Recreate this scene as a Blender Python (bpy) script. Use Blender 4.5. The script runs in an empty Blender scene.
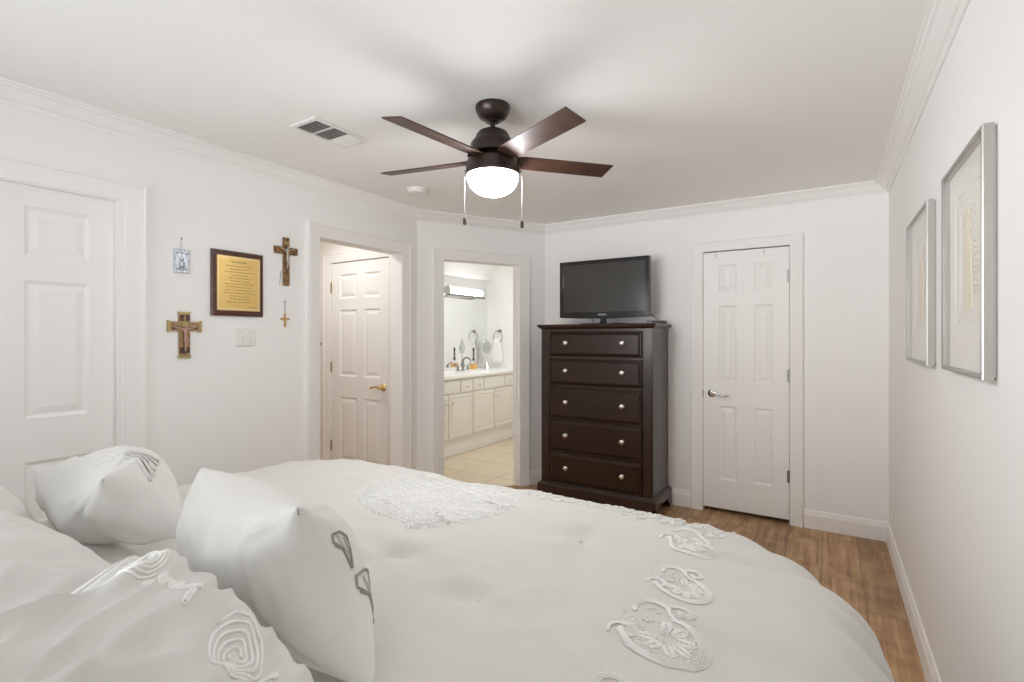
import bpy, bmesh, math, random
from mathutils import Vector, Matrix, noise

random.seed(7)
S = bpy.context.scene
COL = S.collection

# ------------------------------------------------------------------ camera, world, light, exposure
cam_d = bpy.data.cameras.new('camera')
cam = bpy.data.objects.new('camera', cam_d)
COL.objects.link(cam)
cam.location = (0, 0, 1.386)
cam.rotation_euler = (math.radians(90), 0, math.radians(32.0))
cam_d.sensor_width = 36.0
cam_d.lens = 36.0 * 505.0 / 1024.0
cam_d.shift_y = -4.0 / 1024.0
cam_d.clip_start = 0.02
S.camera = cam

S.view_settings.view_transform = 'Standard'
S.view_settings.look = 'None'
S.view_settings.gamma = 1.0
S.view_settings.use_curve_mapping = False
S.view_settings.exposure = 0.15
S.cycles.max_bounces = 24
S.cycles.diffuse_bounces = 20
S.cycles.glossy_bounces = 6

# strength of the fan globe, the world and the added fill lights
PW = dict(sky=275, ground=160, lawn=440, hall=8.4, bath=14.6, globe=68, world=1.5)
W = bpy.data.worlds.new('daylight')
S.world = W
W.use_nodes = True
W.node_tree.nodes['Background'].inputs[0].default_value = (0.94, 0.97, 1.0, 1)
W.node_tree.nodes['Background'].inputs[1].default_value = PW['world']


def area(name, loc, rot, sx, sy, power, col=(1, 1, 1)):
    d = bpy.data.lights.new(name, 'AREA')
    d.shape = 'RECTANGLE'; d.size = sx; d.size_y = sy; d.energy = power; d.color = col
    o = bpy.data.objects.new(name, d)
    o.location = loc; o.rotation_euler = rot
    COL.objects.link(o)
    return o


# added fill lights, outside the invented rear window and in the side rooms
area('bright_sky_outside', (-3.7, -7.5, 2.1), (math.radians(90), 0, math.radians(-17)), 4.0, 3.0, PW['sky'], (0.98, 0.985, 0.98))  # added to brighten the back and right walls
area('sunlit_ground_outside', (-1.2, -6.5, -0.9), (math.radians(112), 0, 0), 4.0, 2.0, PW['ground'], (0.92, 0.97, 1.04))  # added low outside to throw light up at the ceiling
area('sunlit_lawn_beyond', (-4.2, -8.2, -0.2), (math.radians(102), 0, math.radians(-18)), 9.0, 2.0, PW['lawn'], (0.92, 0.97, 1.04))  # added to reach the far right of the ceiling
area('hall_ceiling_lamp', (-3.55, 2.45, 2.40), (0, 0, 0), 0.35, 0.35, PW['hall'], (1.0, 0.98, 0.96))  # added area light, the hall has no fixture here
area('bath_ceiling_lamp', (-3.05, 4.95, 2.40), (0, 0, 0), 0.5, 0.5, PW['bath'], (0.95, 0.98, 1.0))  # added to brighten the bathroom beyond its light bar

# ------------------------------------------------------------------ materials


def mat(name, col, rough=0.6, metal=0.0, spec=0.5, bump=None, emit=None, coat=0.0, sheen=0.0):
    m = bpy.data.materials.new(name)
    m.use_nodes = True
    nt = m.node_tree
    b = nt.nodes['Principled BSDF']
    b.inputs['Base Color'].default_value = (*col, 1)
    b.inputs['Roughness'].default_value = rough
    b.inputs['Metallic'].default_value = metal
    b.inputs['Specular IOR Level'].default_value = spec
    b.inputs['Coat Weight'].default_value = coat
    b.inputs['Sheen Weight'].default_value = sheen
    b.inputs['Coat Roughness'].default_value = 0.16
    if emit:
        b.inputs['Emission Color'].default_value = (*emit[0], 1)
        b.inputs['Emission Strength'].default_value = emit[1]
    if bump:
        sc, st, dist = bump
        tc = nt.nodes.new('ShaderNodeTexCoord')
        n = nt.nodes.new('ShaderNodeTexNoise')
        n.inputs['Scale'].default_value = sc
        n.inputs['Detail'].default_value = 4
        bp = nt.nodes.new('ShaderNodeBump')
        bp.inputs['Strength'].default_value = st
        bp.inputs['Distance'].default_value = dist
        nt.links.new(tc.outputs['Object'], n.inputs['Vector'])
        nt.links.new(n.outputs['Fac'], bp.inputs['Height'])
        nt.links.new(bp.outputs['Normal'], b.inputs['Normal'])
    return m


def ramp_mat(name, stops, scale, stretch=(1, 1, 1), rough=0.5, metal=0.0, detail=6, bump=0.0, tex='noise', coat=0.0, distortion=0.0, spec=0.5):
    m = mat(name, stops[0][1], rough, metal, coat=coat, spec=spec)
    nt = m.node_tree
    b = nt.nodes['Principled BSDF']
    tc = nt.nodes.new('ShaderNodeTexCoord')
    mp = nt.nodes.new('ShaderNodeMapping')
    mp.inputs['Scale'].default_value = stretch
    if tex == 'noise':
        n = nt.nodes.new('ShaderNodeTexNoise')
        n.inputs['Detail'].default_value = detail
        n.inputs['Distortion'].default_value = distortion
        out = n.outputs['Fac']
    else:
        n = nt.nodes.new('ShaderNodeTexVoronoi')
        out = n.outputs['Distance']
    n.inputs['Scale'].default_value = scale
    r = nt.nodes.new('ShaderNodeValToRGB')
    e = r.color_ramp.elements
    e[0].position, e[0].color = stops[0][0], (*stops[0][1], 1)
    e[1].position, e[1].color = stops[-1][0], (*stops[-1][1], 1)
    for p, c in stops[1:-1]:
        k = e.new(p); k.color = (*c, 1)
    nt.links.new(tc.outputs['Object'], mp.inputs['Vector'])
    nt.links.new(mp.outputs['Vector'], n.inputs['Vector'])
    nt.links.new(out, r.inputs['Fac'])
    nt.links.new(r.outputs['Color'], b.inputs['Base Color'])
    if bump:
        bp = nt.nodes.new('ShaderNodeBump')
        bp.inputs['Strength'].default_value = bump
        bp.inputs['Distance'].default_value = 0.002
        nt.links.new(out, bp.inputs['Height'])
        nt.links.new(bp.outputs['Normal'], b.inputs['Normal'])
    return m


def plank_mat():
    m = mat('wood_look_plank', (0.3, 0.18, 0.1), 0.42, spec=0.4)
    nt = m.node_tree; L = nt.links.new
    b = nt.nodes['Principled BSDF']
    tc = nt.nodes.new('ShaderNodeTexCoord')
    mp = nt.nodes.new('ShaderNodeMapping')
    mp.inputs['Rotation'].default_value = (0, 0, math.radians(90))
    mp.inputs['Location'].default_value = (0.35, 0.03, 0)
    br = nt.nodes.new('ShaderNodeTexBrick')
    br.offset = 0.37; br.squash = 1.0
    br.inputs['Scale'].default_value = 1.0
    br.inputs['Brick Width'].default_value = 0.92
    br.inputs['Row Height'].default_value = 0.2
    br.inputs['Mortar Size'].default_value = 0.0022
    br.inputs['Mortar Smooth'].default_value = 0.2
    br.inputs['Bias'].default_value = 0.0
    br.inputs['Color1'].default_value = (0, 0, 0, 1)
    br.inputs['Color2'].default_value = (1, 1, 1, 1)
    br.inputs['Mortar'].default_value = (0.5, 0.5, 0.5, 1)
    L(tc.outputs['Object'], mp.inputs['Vector']); L(mp.outputs['Vector'], br.inputs['Vector'])
    gm = nt.nodes.new('ShaderNodeMapping')
    gm.inputs['Scale'].default_value = (26, 1.3, 1)
    gn = nt.nodes.new('ShaderNodeTexNoise')
    gn.noise_dimensions = '4D'
    gn.inputs['Scale'].default_value = 1.6; gn.inputs['Detail'].default_value = 8; gn.inputs['Distortion'].default_value = 0.8
    wm = nt.nodes.new('ShaderNodeMath'); wm.operation = 'MULTIPLY'; wm.inputs[1].default_value = 9.0
    L(br.outputs['Color'], wm.inputs[0]); L(wm.outputs[0], gn.inputs['W'])
    L(tc.outputs['Object'], gm.inputs['Vector']); L(gm.outputs['Vector'], gn.inputs['Vector'])
    bn = nt.nodes.new('ShaderNodeTexNoise')
    bn.inputs['Scale'].default_value = 7.5; bn.inputs['Detail'].default_value = 5
    L(tc.outputs['Object'], bn.inputs['Vector'])
    r = nt.nodes.new('ShaderNodeValToRGB')
    e = r.color_ramp.elements
    e[0].position, e[0].color = 0.33, (0.23, 0.12, 0.052, 1)
    e[1].position, e[1].color = 0.70, (0.60, 0.40, 0.215, 1)
    k = e.new(0.5); k.color = (0.41, 0.245, 0.122, 1)
    ad = nt.nodes.new('ShaderNodeMath'); ad.operation = 'MULTIPLY_ADD'
    ad.inputs[1].default_value = 0.62
    ad2 = nt.nodes.new('ShaderNodeMath'); ad2.operation = 'MULTIPLY'; ad2.inputs[1].default_value = 0.38
    L(bn.outputs['Fac'], ad2.inputs[0])
    L(gn.outputs['Fac'], ad.inputs[0]); L(ad2.outputs[0], ad.inputs[2])
    L(ad.outputs[0], r.inputs['Fac'])
    hs = nt.nodes.new('ShaderNodeHueSaturation')
    vm = nt.nodes.new('ShaderNodeMapRange')
    vm.inputs['To Min'].default_value = 0.86; vm.inputs['To Max'].default_value = 1.16
    L(br.outputs['Color'], vm.inputs['Value']); L(vm.outputs['Result'], hs.inputs['Value'])
    L(r.outputs['Color'], hs.inputs['Color'])
    mx = nt.nodes.new('ShaderNodeMixRGB')
    mx.inputs['Color2'].default_value = (0.17, 0.105, 0.06, 1)
    L(br.outputs['Fac'], mx.inputs['Fac']); L(hs.outputs['Color'], mx.inputs['Color1'])
    L(mx.outputs['Color'], b.inputs['Base Color'])
    bp = nt.nodes.new('ShaderNodeBump'); bp.inputs['Strength'].default_value = 0.4; bp.inputs['Distance'].default_value = 0.002
    bp.invert = True
    L(br.outputs['Fac'], bp.inputs['Height']); L(bp.outputs['Normal'], b.inputs['Normal'])
    return m


def tile_mat():
    m = mat('beige_floor_tile', (0.6, 0.5, 0.36), 0.35)
    nt = m.node_tree; L = nt.links.new
    b = nt.nodes['Principled BSDF']
    tc = nt.nodes.new('ShaderNodeTexCoord')
    br = nt.nodes.new('ShaderNodeTexBrick')
    br.offset = 0.0
    br.inputs['Scale'].default_value = 1.0
    br.inputs['Brick Width'].default_value = 0.46
    br.inputs['Row Height'].default_value = 0.46
    br.inputs['Mortar Size'].default_value = 0.006
    br.inputs['Color1'].default_value = (0.72, 0.60, 0.435, 1)
    br.inputs['Color2'].default_value = (0.76, 0.64, 0.48, 1)
    br.inputs['Mortar'].default_value = (0.50, 0.41, 0.29, 1)
    L(tc.outputs['Object'], br.inputs['Vector'])
    n = nt.nodes.new('ShaderNodeTexNoise'); n.inputs['Scale'].default_value = 6; n.inputs['Detail'].default_value = 6
    L(tc.outputs['Object'], n.inputs['Vector'])
    mx = nt.nodes.new('ShaderNodeMixRGB'); mx.blend_type = 'MULTIPLY'; mx.inputs['Fac'].default_value = 0.25
    L(br.outputs['Color'], mx.inputs['Color1']); L(n.outputs['Fac'], mx.inputs['Color2'])
    L(mx.outputs['Color'], b.inputs['Base Color'])
    return m


def fabric_mat(name, col, weave=420, strength=0.12, soft=(38, 0.25, 0.004)):
    m = mat(name, col, 0.9, spec=0.15, sheen=0.15)
    nt = m.node_tree; L = nt.links.new
    b = nt.nodes['Principled BSDF']
    tc = nt.nodes.new('ShaderNodeTexCoord')
    n1 = nt.nodes.new('ShaderNodeTexNoise'); n1.inputs['Scale'].default_value = weave; n1.inputs['Detail'].default_value = 2
    n2 = nt.nodes.new('ShaderNodeTexNoise'); n2.inputs['Scale'].default_value = soft[0]; n2.inputs['Detail'].default_value = 3
    b1 = nt.nodes.new('ShaderNodeBump'); b1.inputs['Strength'].default_value = strength; b1.inputs['Distance'].default_value = 0.001
    b2 = nt.nodes.new('ShaderNodeBump'); b2.inputs['Strength'].default_value = soft[1]; b2.inputs['Distance'].default_value = soft[2]
    L(tc.outputs['Object'], n1.inputs['Vector']); L(tc.outputs['Object'], n2.inputs['Vector'])
    L(n1.outputs['Fac'], b1.inputs['Height']); L(n2.outputs['Fac'], b2.inputs['Height'])
    L(b2.outputs['Normal'], b1.inputs['Normal']); L(b1.outputs['Normal'], b.inputs['Normal'])
    return m


def glass_mat():
    m = bpy.data.materials.new('picture_glass')
    m.use_nodes = True
    nt = m.node_tree
    nt.nodes.clear()
    o = nt.nodes.new('ShaderNodeOutputMaterial')
    mx = nt.nodes.new('ShaderNodeMixShader')
    fr = nt.nodes.new('ShaderNodeFresnel'); fr.inputs['IOR'].default_value = 1.45
    t = nt.nodes.new('ShaderNodeBsdfTransparent'); t.inputs['Color'].default_value = (1.0, 1.0, 1.0, 1)
    g = nt.nodes.new('ShaderNodeBsdfGlossy'); g.inputs['Roughness'].default_value = 0.03
    ge = nt.nodes.new('ShaderNodeNewGeometry')
    fm = nt.nodes.new('ShaderNodeMath'); fm.operation = 'MULTIPLY'
    sb = nt.nodes.new('ShaderNodeMath'); sb.operation = 'SUBTRACT'; sb.inputs[0].default_value = 1.0
    nt.links.new(ge.outputs['Backfacing'], sb.inputs[1]); nt.links.new(fr.outputs[0], fm.inputs[0]); nt.links.new(sb.outputs[0], fm.inputs[1])
    nt.links.new(fm.outputs[0], mx.inputs[0]); nt.links.new(t.outputs[0], mx.inputs[1]); nt.links.new(g.outputs[0], mx.inputs[2])
    nt.links.new(mx.outputs[0], o.inputs['Surface'])
    return m


M = dict(
    wall=mat('warm_white_wall_paint', (0.886, 0.882, 0.873), 0.75, spec=0.25, bump=(180, 0.05, 0.0008)),
    ceiling=mat('flat_white_ceiling_paint', (0.895, 0.888, 0.875), 0.9, spec=0.1, bump=(140, 0.06, 0.001)),
    trim=mat('satin_white_trim', (0.89, 0.88, 0.865), 0.6, spec=0.3),
    door=mat('satin_white_door_paint', (0.885, 0.875, 0.86), 0.45, spec=0.4),
    hallwall=mat('hall_cream_paint', (0.86, 0.84, 0.80), 0.75, spec=0.25),
    bathwall=mat('bathroom_white_paint', (0.87, 0.87, 0.86), 0.6, spec=0.3),
    floor=plank_mat(), tile=tile_mat(),
    espresso=ramp_mat('espresso_stained_wood', [(0.3, (0.020, 0.0085, 0.0045)), (0.7, (0.034, 0.014, 0.0075))], 3.0, (2, 2, 22), 0.34, coat=0.45, spec=0.35),
    espresso_h=ramp_mat('espresso_stained_wood_crosswise', [(0.3, (0.020, 0.0085, 0.0045)), (0.7, (0.034, 0.014, 0.0075))], 3.0, (3, 3, 40), 0.30, coat=0.15, spec=0.3),
    nickel=mat('brushed_nickel', (0.72, 0.69, 0.65), 0.25, 1.0),
    chrome=mat('chrome', (0.78, 0.78, 0.78), 0.08, 1.0),
    silver=mat('silver_leaf_frame', (0.50, 0.485, 0.46), 0.38, 1.0, bump=(90, 0.12, 0.001)),
    steel=mat('dull_steel', (0.30, 0.29, 0.28), 0.38, 1.0),
    brass=mat('polished_brass', (0.90, 0.71, 0.36), 0.25, 1.0),
    old_brass=mat('aged_brass_hinge', (0.40, 0.29, 0.14), 0.4, 1.0),
    bronze=mat('dark_bronze_metal', (0.045, 0.030, 0.024), 0.34, 0.7, coat=0.2),
    blade=ramp_mat('dark_walnut_blade', [(0.3, (0.040, 0.018, 0.012)), (0.7, (0.085, 0.040, 0.026))], 5, (3, 3, 3), 0.48, coat=0.06, spec=0.4),
    globe=mat('lit_frosted_globe', (0.9, 0.9, 0.88), 0.4, emit=((0.97, 0.985, 1.0), PW['globe'])),
    blackplastic=mat('gloss_black_plastic', (0.008, 0.008, 0.009), 0.15),
    screen=mat('switched_off_screen', (0.024, 0.021, 0.018), 0.16, spec=0.8),
    mattblack=mat('matt_black_plastic', (0.015, 0.015, 0.016), 0.45),
    logo=mat('white_logo_print', (0.75, 0.75, 0.75), 0.4),
    comforter=fabric_mat('ivory_comforter_cotton', (0.66, 0.645, 0.61)),
    lace=mat('white_lace_thread', (0.85, 0.85, 0.84), 0.8, spec=0.2, sheen=0.1),
    lacenet=mat('white_lace_net', (0.70, 0.69, 0.665), 0.85, spec=0.15, bump=(210, 0.7, 0.003)),
    cord=mat('ivory_satin_cord', (0.84, 0.835, 0.81), 0.6, spec=0.35, bump=(300, 0.3, 0.001)),
    pillow=fabric_mat('ivory_pillow_linen', (0.71, 0.70, 0.675), 500, 0.18, (30, 0.3, 0.004)),
    sham=fabric_mat('pale_grey_sham_satin', (0.66, 0.65, 0.625), 500, 0.1, (26, 0.3, 0.004)),
    grey_thread=mat('grey_satin_stitch', (0.30, 0.285, 0.26), 0.6),  # stitched outlines, also the shade drawn between pleats
    grey_fabric=fabric_mat('grey_satin_insert', (0.50, 0.48, 0.44)),
    mattress=mat('white_mattress_ticking', (0.7, 0.69, 0.67), 0.9),
    dark_wood=mat('dark_bed_rail_wood', (0.05, 0.03, 0.02), 0.5),
    mahogany=ramp_mat('mahogany_plaque', [(0.3, (0.045, 0.012, 0.008)), (0.7, (0.10, 0.025, 0.015))], 12, (2, 2, 8), 0.22, coat=0.5),
    goldplate=ramp_mat('brushed_gold_plate', [(0.3, (0.70, 0.47, 0.15)), (0.7, (0.82, 0.60, 0.24))], 8, (1, 1, 30), 0.38, 0.75),
    engraved=mat('engraved_brown_line', (0.20, 0.11, 0.03), 0.7),
    lightgold=mat('pale_gold_border', (0.92, 0.80, 0.62), 0.5, 0.0),
    olivewood=ramp_mat('carved_olive_wood', [(0.35, (0.07, 0.030, 0.010)), (0.5, (0.20, 0.10, 0.035)), (0.68, (0.42, 0.23, 0.08))], 55, (1, 1, 1), 0.45, bump=0.6),
    silverfig=mat('silver_figure', (0.50, 0.46, 0.41), 0.35, 0.8),
    painted=ramp_mat('painted_icon_wood', [(0.32, (0.10, 0.045, 0.02)), (0.45, (0.42, 0.26, 0.07)), (0.56, (0.22, 0.13, 0.10)), (0.70, (0.55, 0.42, 0.18))], 60, (1, 1, 1), 0.4),
    gilt=mat('gilt_paint', (0.44, 0.34, 0.14), 0.4, 0.55),
    skinpaint=mat('painted_figure', (0.48, 0.30, 0.24), 0.55),
    darkpaint=mat('dark_painted_band', (0.08, 0.035, 0.02), 0.5),
    pewter=ramp_mat('pale_pewter_relief', [(0.35, (0.34, 0.37, 0.42)), (0.6, (0.62, 0.65, 0.70))], 70, (1, 1, 1), 0.42, 0.5, bump=0.8),
    thread=mat('thin_grey_string', (0.42, 0.40, 0.36), 0.7),
    roswood=mat('honey_wood_bead', (0.52, 0.30, 0.12), 0.5),
    switch=mat('white_switch_plastic', (0.83, 0.82, 0.79), 0.35),
    slot=mat('dark_slot', (0.05, 0.05, 0.05), 0.6),
    ventwhite=mat('white_painted_register', (0.82, 0.80, 0.77), 0.5),
    ductdark=mat('dark_duct', (0.045, 0.043, 0.04), 0.9),
    hookwhite=mat('white_hook_paint', (0.80, 0.79, 0.76), 0.4),
    vanity=mat('cream_cabinet_paint', (0.73, 0.695, 0.625), 0.45, spec=0.4),
    counter=mat('white_cultured_marble', (0.84, 0.825, 0.80), 0.22),
    mirror=mat('mirror_glass', (0.90, 0.91, 0.90), 0.015, 1.0),
    bathlamp=mat('lit_bath_diffuser', (0.95, 0.95, 0.93), 0.4, emit=((1.0, 0.98, 0.95), 3.5)),
    dimmirror=mat('smoky_mirror_glass', (0.52, 0.54, 0.52), 0.06, 1.0),  # dark tint stands in for what the tabletop mirror reflects
    towel=mat('white_terry_towel', (0.86, 0.85, 0.83), 0.95, spec=0.1, bump=(260, 0.6, 0.003)),
    amber=mat('amber_label', (0.78, 0.42, 0.10), 0.4),
    darkstem=mat('dark_reed_stem', (0.10, 0.085, 0.07), 0.6),
    glass=glass_mat(),
    artpaper=mat('embossed_cream_paper', (0.84, 0.81, 0.75), 0.85, spec=0.2, bump=(120, 0.2, 0.001)),
    artmat=mat('ivory_mat_board', (0.87, 0.85, 0.81), 0.85, spec=0.2),
    artyellow=mat('pale_straw_paper_relief', (0.80, 0.72, 0.55), 0.85, spec=0.2, bump=(90, 0.4, 0.002)),
)

# ------------------------------------------------------------------ object helpers


def world_loc(o):
    v = Vector((0, 0, 0))
    while o is not None:
        v += Vector(o.location); o = o.parent
    return v


def obj(name, bm, m, parent=None, smooth=False, origin=None, bevel=0.0, sharp=40):
    """bm holds world coordinates; the object's origin is put at its base (or shares its parent's)"""
    bmesh.ops.recalc_face_normals(bm, faces=bm.faces[:])
    vs = [v.co.copy() for v in bm.verts]
    if origin is None:
        lo = Vector((min(v.x for v in vs), min(v.y for v in vs), min(v.z for v in vs)))
        hi = Vector((max(v.x for v in vs), max(v.y for v in vs), max(v.z for v in vs)))
        origin = Vector(((lo.x + hi.x) / 2, (lo.y + hi.y) / 2, lo.z))
        if parent is None and m in (M['floor'], M['tile']):
            origin = Vector((0, 0, 0))
    origin = Vector(origin)
    bmesh.ops.translate(bm, verts=bm.verts[:], vec=-origin)
    me = bpy.data.meshes.new(name)
    bm.to_mesh(me); bm.free()
    if smooth:
        for p in me.polygons:
            p.use_smooth = True
        if sharp:
            me.set_sharp_from_angle(angle=math.radians(sharp))
    me.materials.append(m)
    o = bpy.data.objects.new(name, me)
    COL.objects.link(o)
    o.parent = parent
    o.location = origin - (world_loc(parent) if parent else Vector((0, 0, 0)))
    if bevel:
        b = o.modifiers.new('edge', 'BEVEL')
        b.width = bevel; b.segments = 2; b.limit_method = 'ANGLE'; b.angle_limit = math.radians(35)
    return o


def tag(o, label, cat, group=None):
    o['label'] = label; o['category'] = cat
    if group:
        o['group'] = group
    return o


def thing(name, label, cat, loc, group=None):
    o = bpy.data.objects.new(name, None)
    o.empty_display_size = 0.1
    COL.objects.link(o)
    o.location = loc
    return tag(o, label, cat, group)


def struct(o):
    o['kind'] = 'structure'
    return o


def new():
    return bmesh.new()


class Frame:
    """wall frame: s runs along the wall, d points out of the wall into the room, z is up"""
    def __init__(self, ox, oy, sx, sy, nx, ny):
        self.o = (ox, oy); self.s = (sx, sy); self.n = (nx, ny)

    def P(self, s, d, z):
        return Vector((self.o[0] + self.s[0] * s + self.n[0] * d, self.o[1] + self.s[1] * s + self.n[1] * d, z))


FW = Frame(0, 0, 1, 0, 0, 1)                       # plain world axes (s = x, d = y)
FB = Frame(0, 4.255, 1, 0, 0, -1)                  # back wall
FL = Frame(-2.92, 0, 0, 1, 1, 0)                   # left wall
FR = Frame(0.352, 0, 0, 1, -1, 0)                  # right wall
DL = math.hypot(0.633, 1.086)
FD = Frame(-2.92, 3.169, 0.633 / DL, 1.086 / DL, 1.086 / DL, -0.633 / DL)   # slanted bathroom wall
FH = Frame(0, 3.08, 1, 0, 0, -1)                   # end of the hall


def box(bm, F, s0, s1, d0, d1, z0, z1):
    v = [bm.verts.new(F.P(s, d, z)) for z in (z0, z1) for d in (d0, d1) for s in (s0, s1)]
    for q in ((0, 1, 3, 2), (4, 6, 7, 5), (0, 4, 5, 1), (2, 3, 7, 6), (0, 2, 6, 4), (1, 5, 7, 3)):
        bm.faces.new([v[i] for i in q])


def rings(bm, loops, close=True, cap0=True, cap1=True):
    vs = [[bm.verts.new(p) for p in lp] for lp in loops]
    n = len(vs[0])
    for a, b in zip(vs[:-1], vs[1:]):
        for i in range(n if close else n - 1):
            j = (i + 1) % n
            try:
                bm.faces.new((a[i], a[j], b[j], b[i]))
            except ValueError:
                pass
    if cap0:
        bm.faces.new(vs[0])
    if cap1:
        bm.faces.new(vs[-1])
    return vs


def lathe(bm, c, prof, n=32, axis='z', F=None, cap=True):
    """prof: (radius, height) from c along axis; F gives wall-frame axes for 'd' (out of wall) and 's'"""
    F = F or FW
    c = Vector(c)
    if axis == 'z':
        ax, e1, e2 = Vector((0, 0, 1)), Vector((1, 0, 0)), Vector((0, 1, 0))
    elif axis == 'd':
        ax, e1, e2 = Vector((*F.n, 0)), Vector((*F.s, 0)), Vector((0, 0, 1))
    else:
        ax, e1, e2 = Vector((*F.s, 0)), Vector((*F.n, 0)), Vector((0, 0, 1))
    lp = []
    for r, h in prof:
        r = max(r, 1e-4)
        lp.append([c + ax * h + e1 * (r * math.cos(2 * math.pi * i / n)) + e2 * (r * math.sin(2 * math.pi * i / n)) for i in range(n)])
    rings(bm, lp, cap0=cap, cap1=cap)


def tube(bm, pts, rad, n=8, closed=False, flat=None):
    """round tube along points; rad a number or a list; flat=(vector, factor) squashes it along a direction"""
    pts = [Vector(p) for p in pts]
    k = len(pts)
    if not isinstance(rad, (list, tuple)):
        rad = [rad] * k
    up = Vector((0.13, 0.21, 0.97))
    lp = []
    prev = None
    for i, p in enumerate(pts):
        if closed:
            t = pts[(i + 1) % k] - pts[i - 1]
        else:
            t = pts[min(i + 1, k - 1)] - pts[max(i - 1, 0)]
        if t.length < 1e-9:
            t = Vector((0, 0, 1))
        t.normalize()
        if prev is None:
            a = t.cross(up)
            if a.length < 1e-4:
                a = t.cross(Vector((1, 0, 0)))
        else:
            a = prev - t * prev.dot(t)
        a.normalize(); prev = a
        b = t.cross(a)
        ring = []
        for j in range(n):
            an = 2 * math.pi * j / n
            q = a * math.cos(an) * rad[i] + b * math.sin(an) * rad[i]
            if flat:
                q -= flat[0] * q.dot(flat[0]) * (1 - flat[1])
            ring.append(p + q)
        lp.append(ring)
    if closed:
        lp.append(lp[0])
        vs = [[bm.verts.new(p) for p in l] for l in lp[:-1]]
        for i in range(k):
            a, b = vs[i], vs[(i + 1) % k]
            for j in range(n):
                bm.faces.new((a[j], a[(j + 1) % n], b[(j + 1) % n], b[j]))
    else:
        rings(bm, lp)


def sweep(bm, pts, prof, closed=False, side=1):
    """mitred moulding along a floor-plan polyline; prof (offset into the room, z)"""
    pts = [Vector((p[0], p[1])) for p in pts]
    k = len(pts)

    def nrm(a, b):
        d = (b - a).normalized()
        return Vector((-d.y, d.x)) * side
    mit = []
    for i in range(k):
        if closed or 0 < i < k - 1:
            n1 = nrm(pts[i - 1], pts[i]); n2 = nrm(pts[i], pts[(i + 1) % k])
            mit.append((n1 + n2) / (1 + n1.dot(n2)))
        elif i == 0:
            mit.append(nrm(pts[0], pts[1]))
        else:
            mit.append(nrm(pts[-2], pts[-1]))
    lp = [[Vector((p.x + m.x * o, p.y + m.y * o, z)) for o, z in prof] for p, m in zip(pts, mit)]
    if closed:
        lp.append(lp[0])
    rings(bm, lp, cap0=not closed, cap1=not closed)


def casing(bm, F, s0, s1, zt, w=0.088, th=0.018, z0=0.0):
    """U of moulded door casing with mitred top corners"""
    prof = [(0.0, 0.0), (0.0, th * 0.60), (0.006, th * 0.74), (w * 0.60, th * 0.84), (w * 0.68, th), (w * 0.86, th * 1.05), (w * 0.89, th * 1.3), (w, th * 1.3), (w, 0.0)]
    lp = []
    for fs in ((s0, -1, z0, 0), (s0, -1, zt, 1), (s1, 1, zt, 1), (s1, 1, z0, 0)):
        lp.append([F.P(fs[0] + fs[1] * o, d, fs[2] + fs[3] * o) for o, d in prof])
    rings(bm, lp)


def wall_with_holes(bm, F, s0, s1, d0, d1, z0, z1, holes):
    """holes: (s0, s1, z0, z1) sorted along s"""
    cur = s0
    for h0, h1, a, b in holes:
        if h0 > cur:
            box(bm, F, cur, h0, d0, d1, z0, z1)
        if a > z0:
            box(bm, F, h0, h1, d0, d1, z0, a)
        if b < z1:
            box(bm, F, h0, h1, d0, d1, b, z1)
        cur = h1
    if cur < s1:
        box(bm, F, cur, s1, d0, d1, z0, z1)


def ring_panel(bm, F, s0, s1, z0, z1, d, steps, inner=True):
    """rectangular moulded panel: steps (inset, depth offset)"""
    lp = []
    for i, o in steps:
        lp.append([F.P(s0 + i, d + o, z0 + i), F.P(s1 - i, d + o, z0 + i), F.P(s1 - i, d + o, z1 - i), F.P(s0 + i, d + o, z1 - i)])
    return rings(bm, lp, cap0=False, cap1=inner)


PANEL = [(0, 0), (0.004, -0.003), (0.014, -0.009), (0.020, -0.009), (0.048, -0.0015)]


def door_leaf(bm, F, s0, s1, z0, z1, d, th, cols, rows):
    """moulded door: front face at depth d with recessed raised panels, body behind"""
    box(bm, F, s0, s1, d - th, d - 0.0115, z0, z1)
    ss = sorted({s0, s1, *[x for c in cols for x in c]})
    zs = sorted({z0, z1, *[x for r in rows for x in r]})
    for a, b in zip(ss[:-1], ss[1:]):
        for c, e in zip(zs[:-1], zs[1:]):
            pan = any(abs(a - q[0]) < 1e-6 for q in cols) and any(abs(c - q[0]) < 1e-6 for q in rows)
            if pan:
                ring_panel(bm, F, a, b, c, e, d, PANEL)
            else:
                bm.faces.new([bm.verts.new(F.P(*p)) for p in ((a, d, c), (b, d, c), (b, d, e), (a, d, e))])
    # edge skirts of the front face
    rings(bm, [[F.P(s0, q, z0), F.P(s1, q, z0), F.P(s1, q, z1), F.P(s0, q, z1)] for q in (d - 0.0115, d)], cap0=False, cap1=False)
    bmesh.ops.remove_doubles(bm, verts=bm.verts[:], dist=1e-5)


ROWS = [(0.262, 0.842), (1.030, 1.633), (1.736, 1.955)]
CZ = 2.44           # ceiling height

# ------------------------------------------------------------------ room shell
bm = new(); box(bm, FW, -3.06, 0.50, -0.95, 4.40, -0.08, 0.0)
struct(obj('floor', bm, M['floor']))
bm = new(); box(bm, FW, -5.6, 0.50, -0.95, 6.25, CZ, CZ + 0.1)
struct(obj('ceiling', bm, M['ceiling']))
bm = new(); box(bm, FB, -2.36, 0.352, -0.12, 0, 0, CZ)
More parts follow.
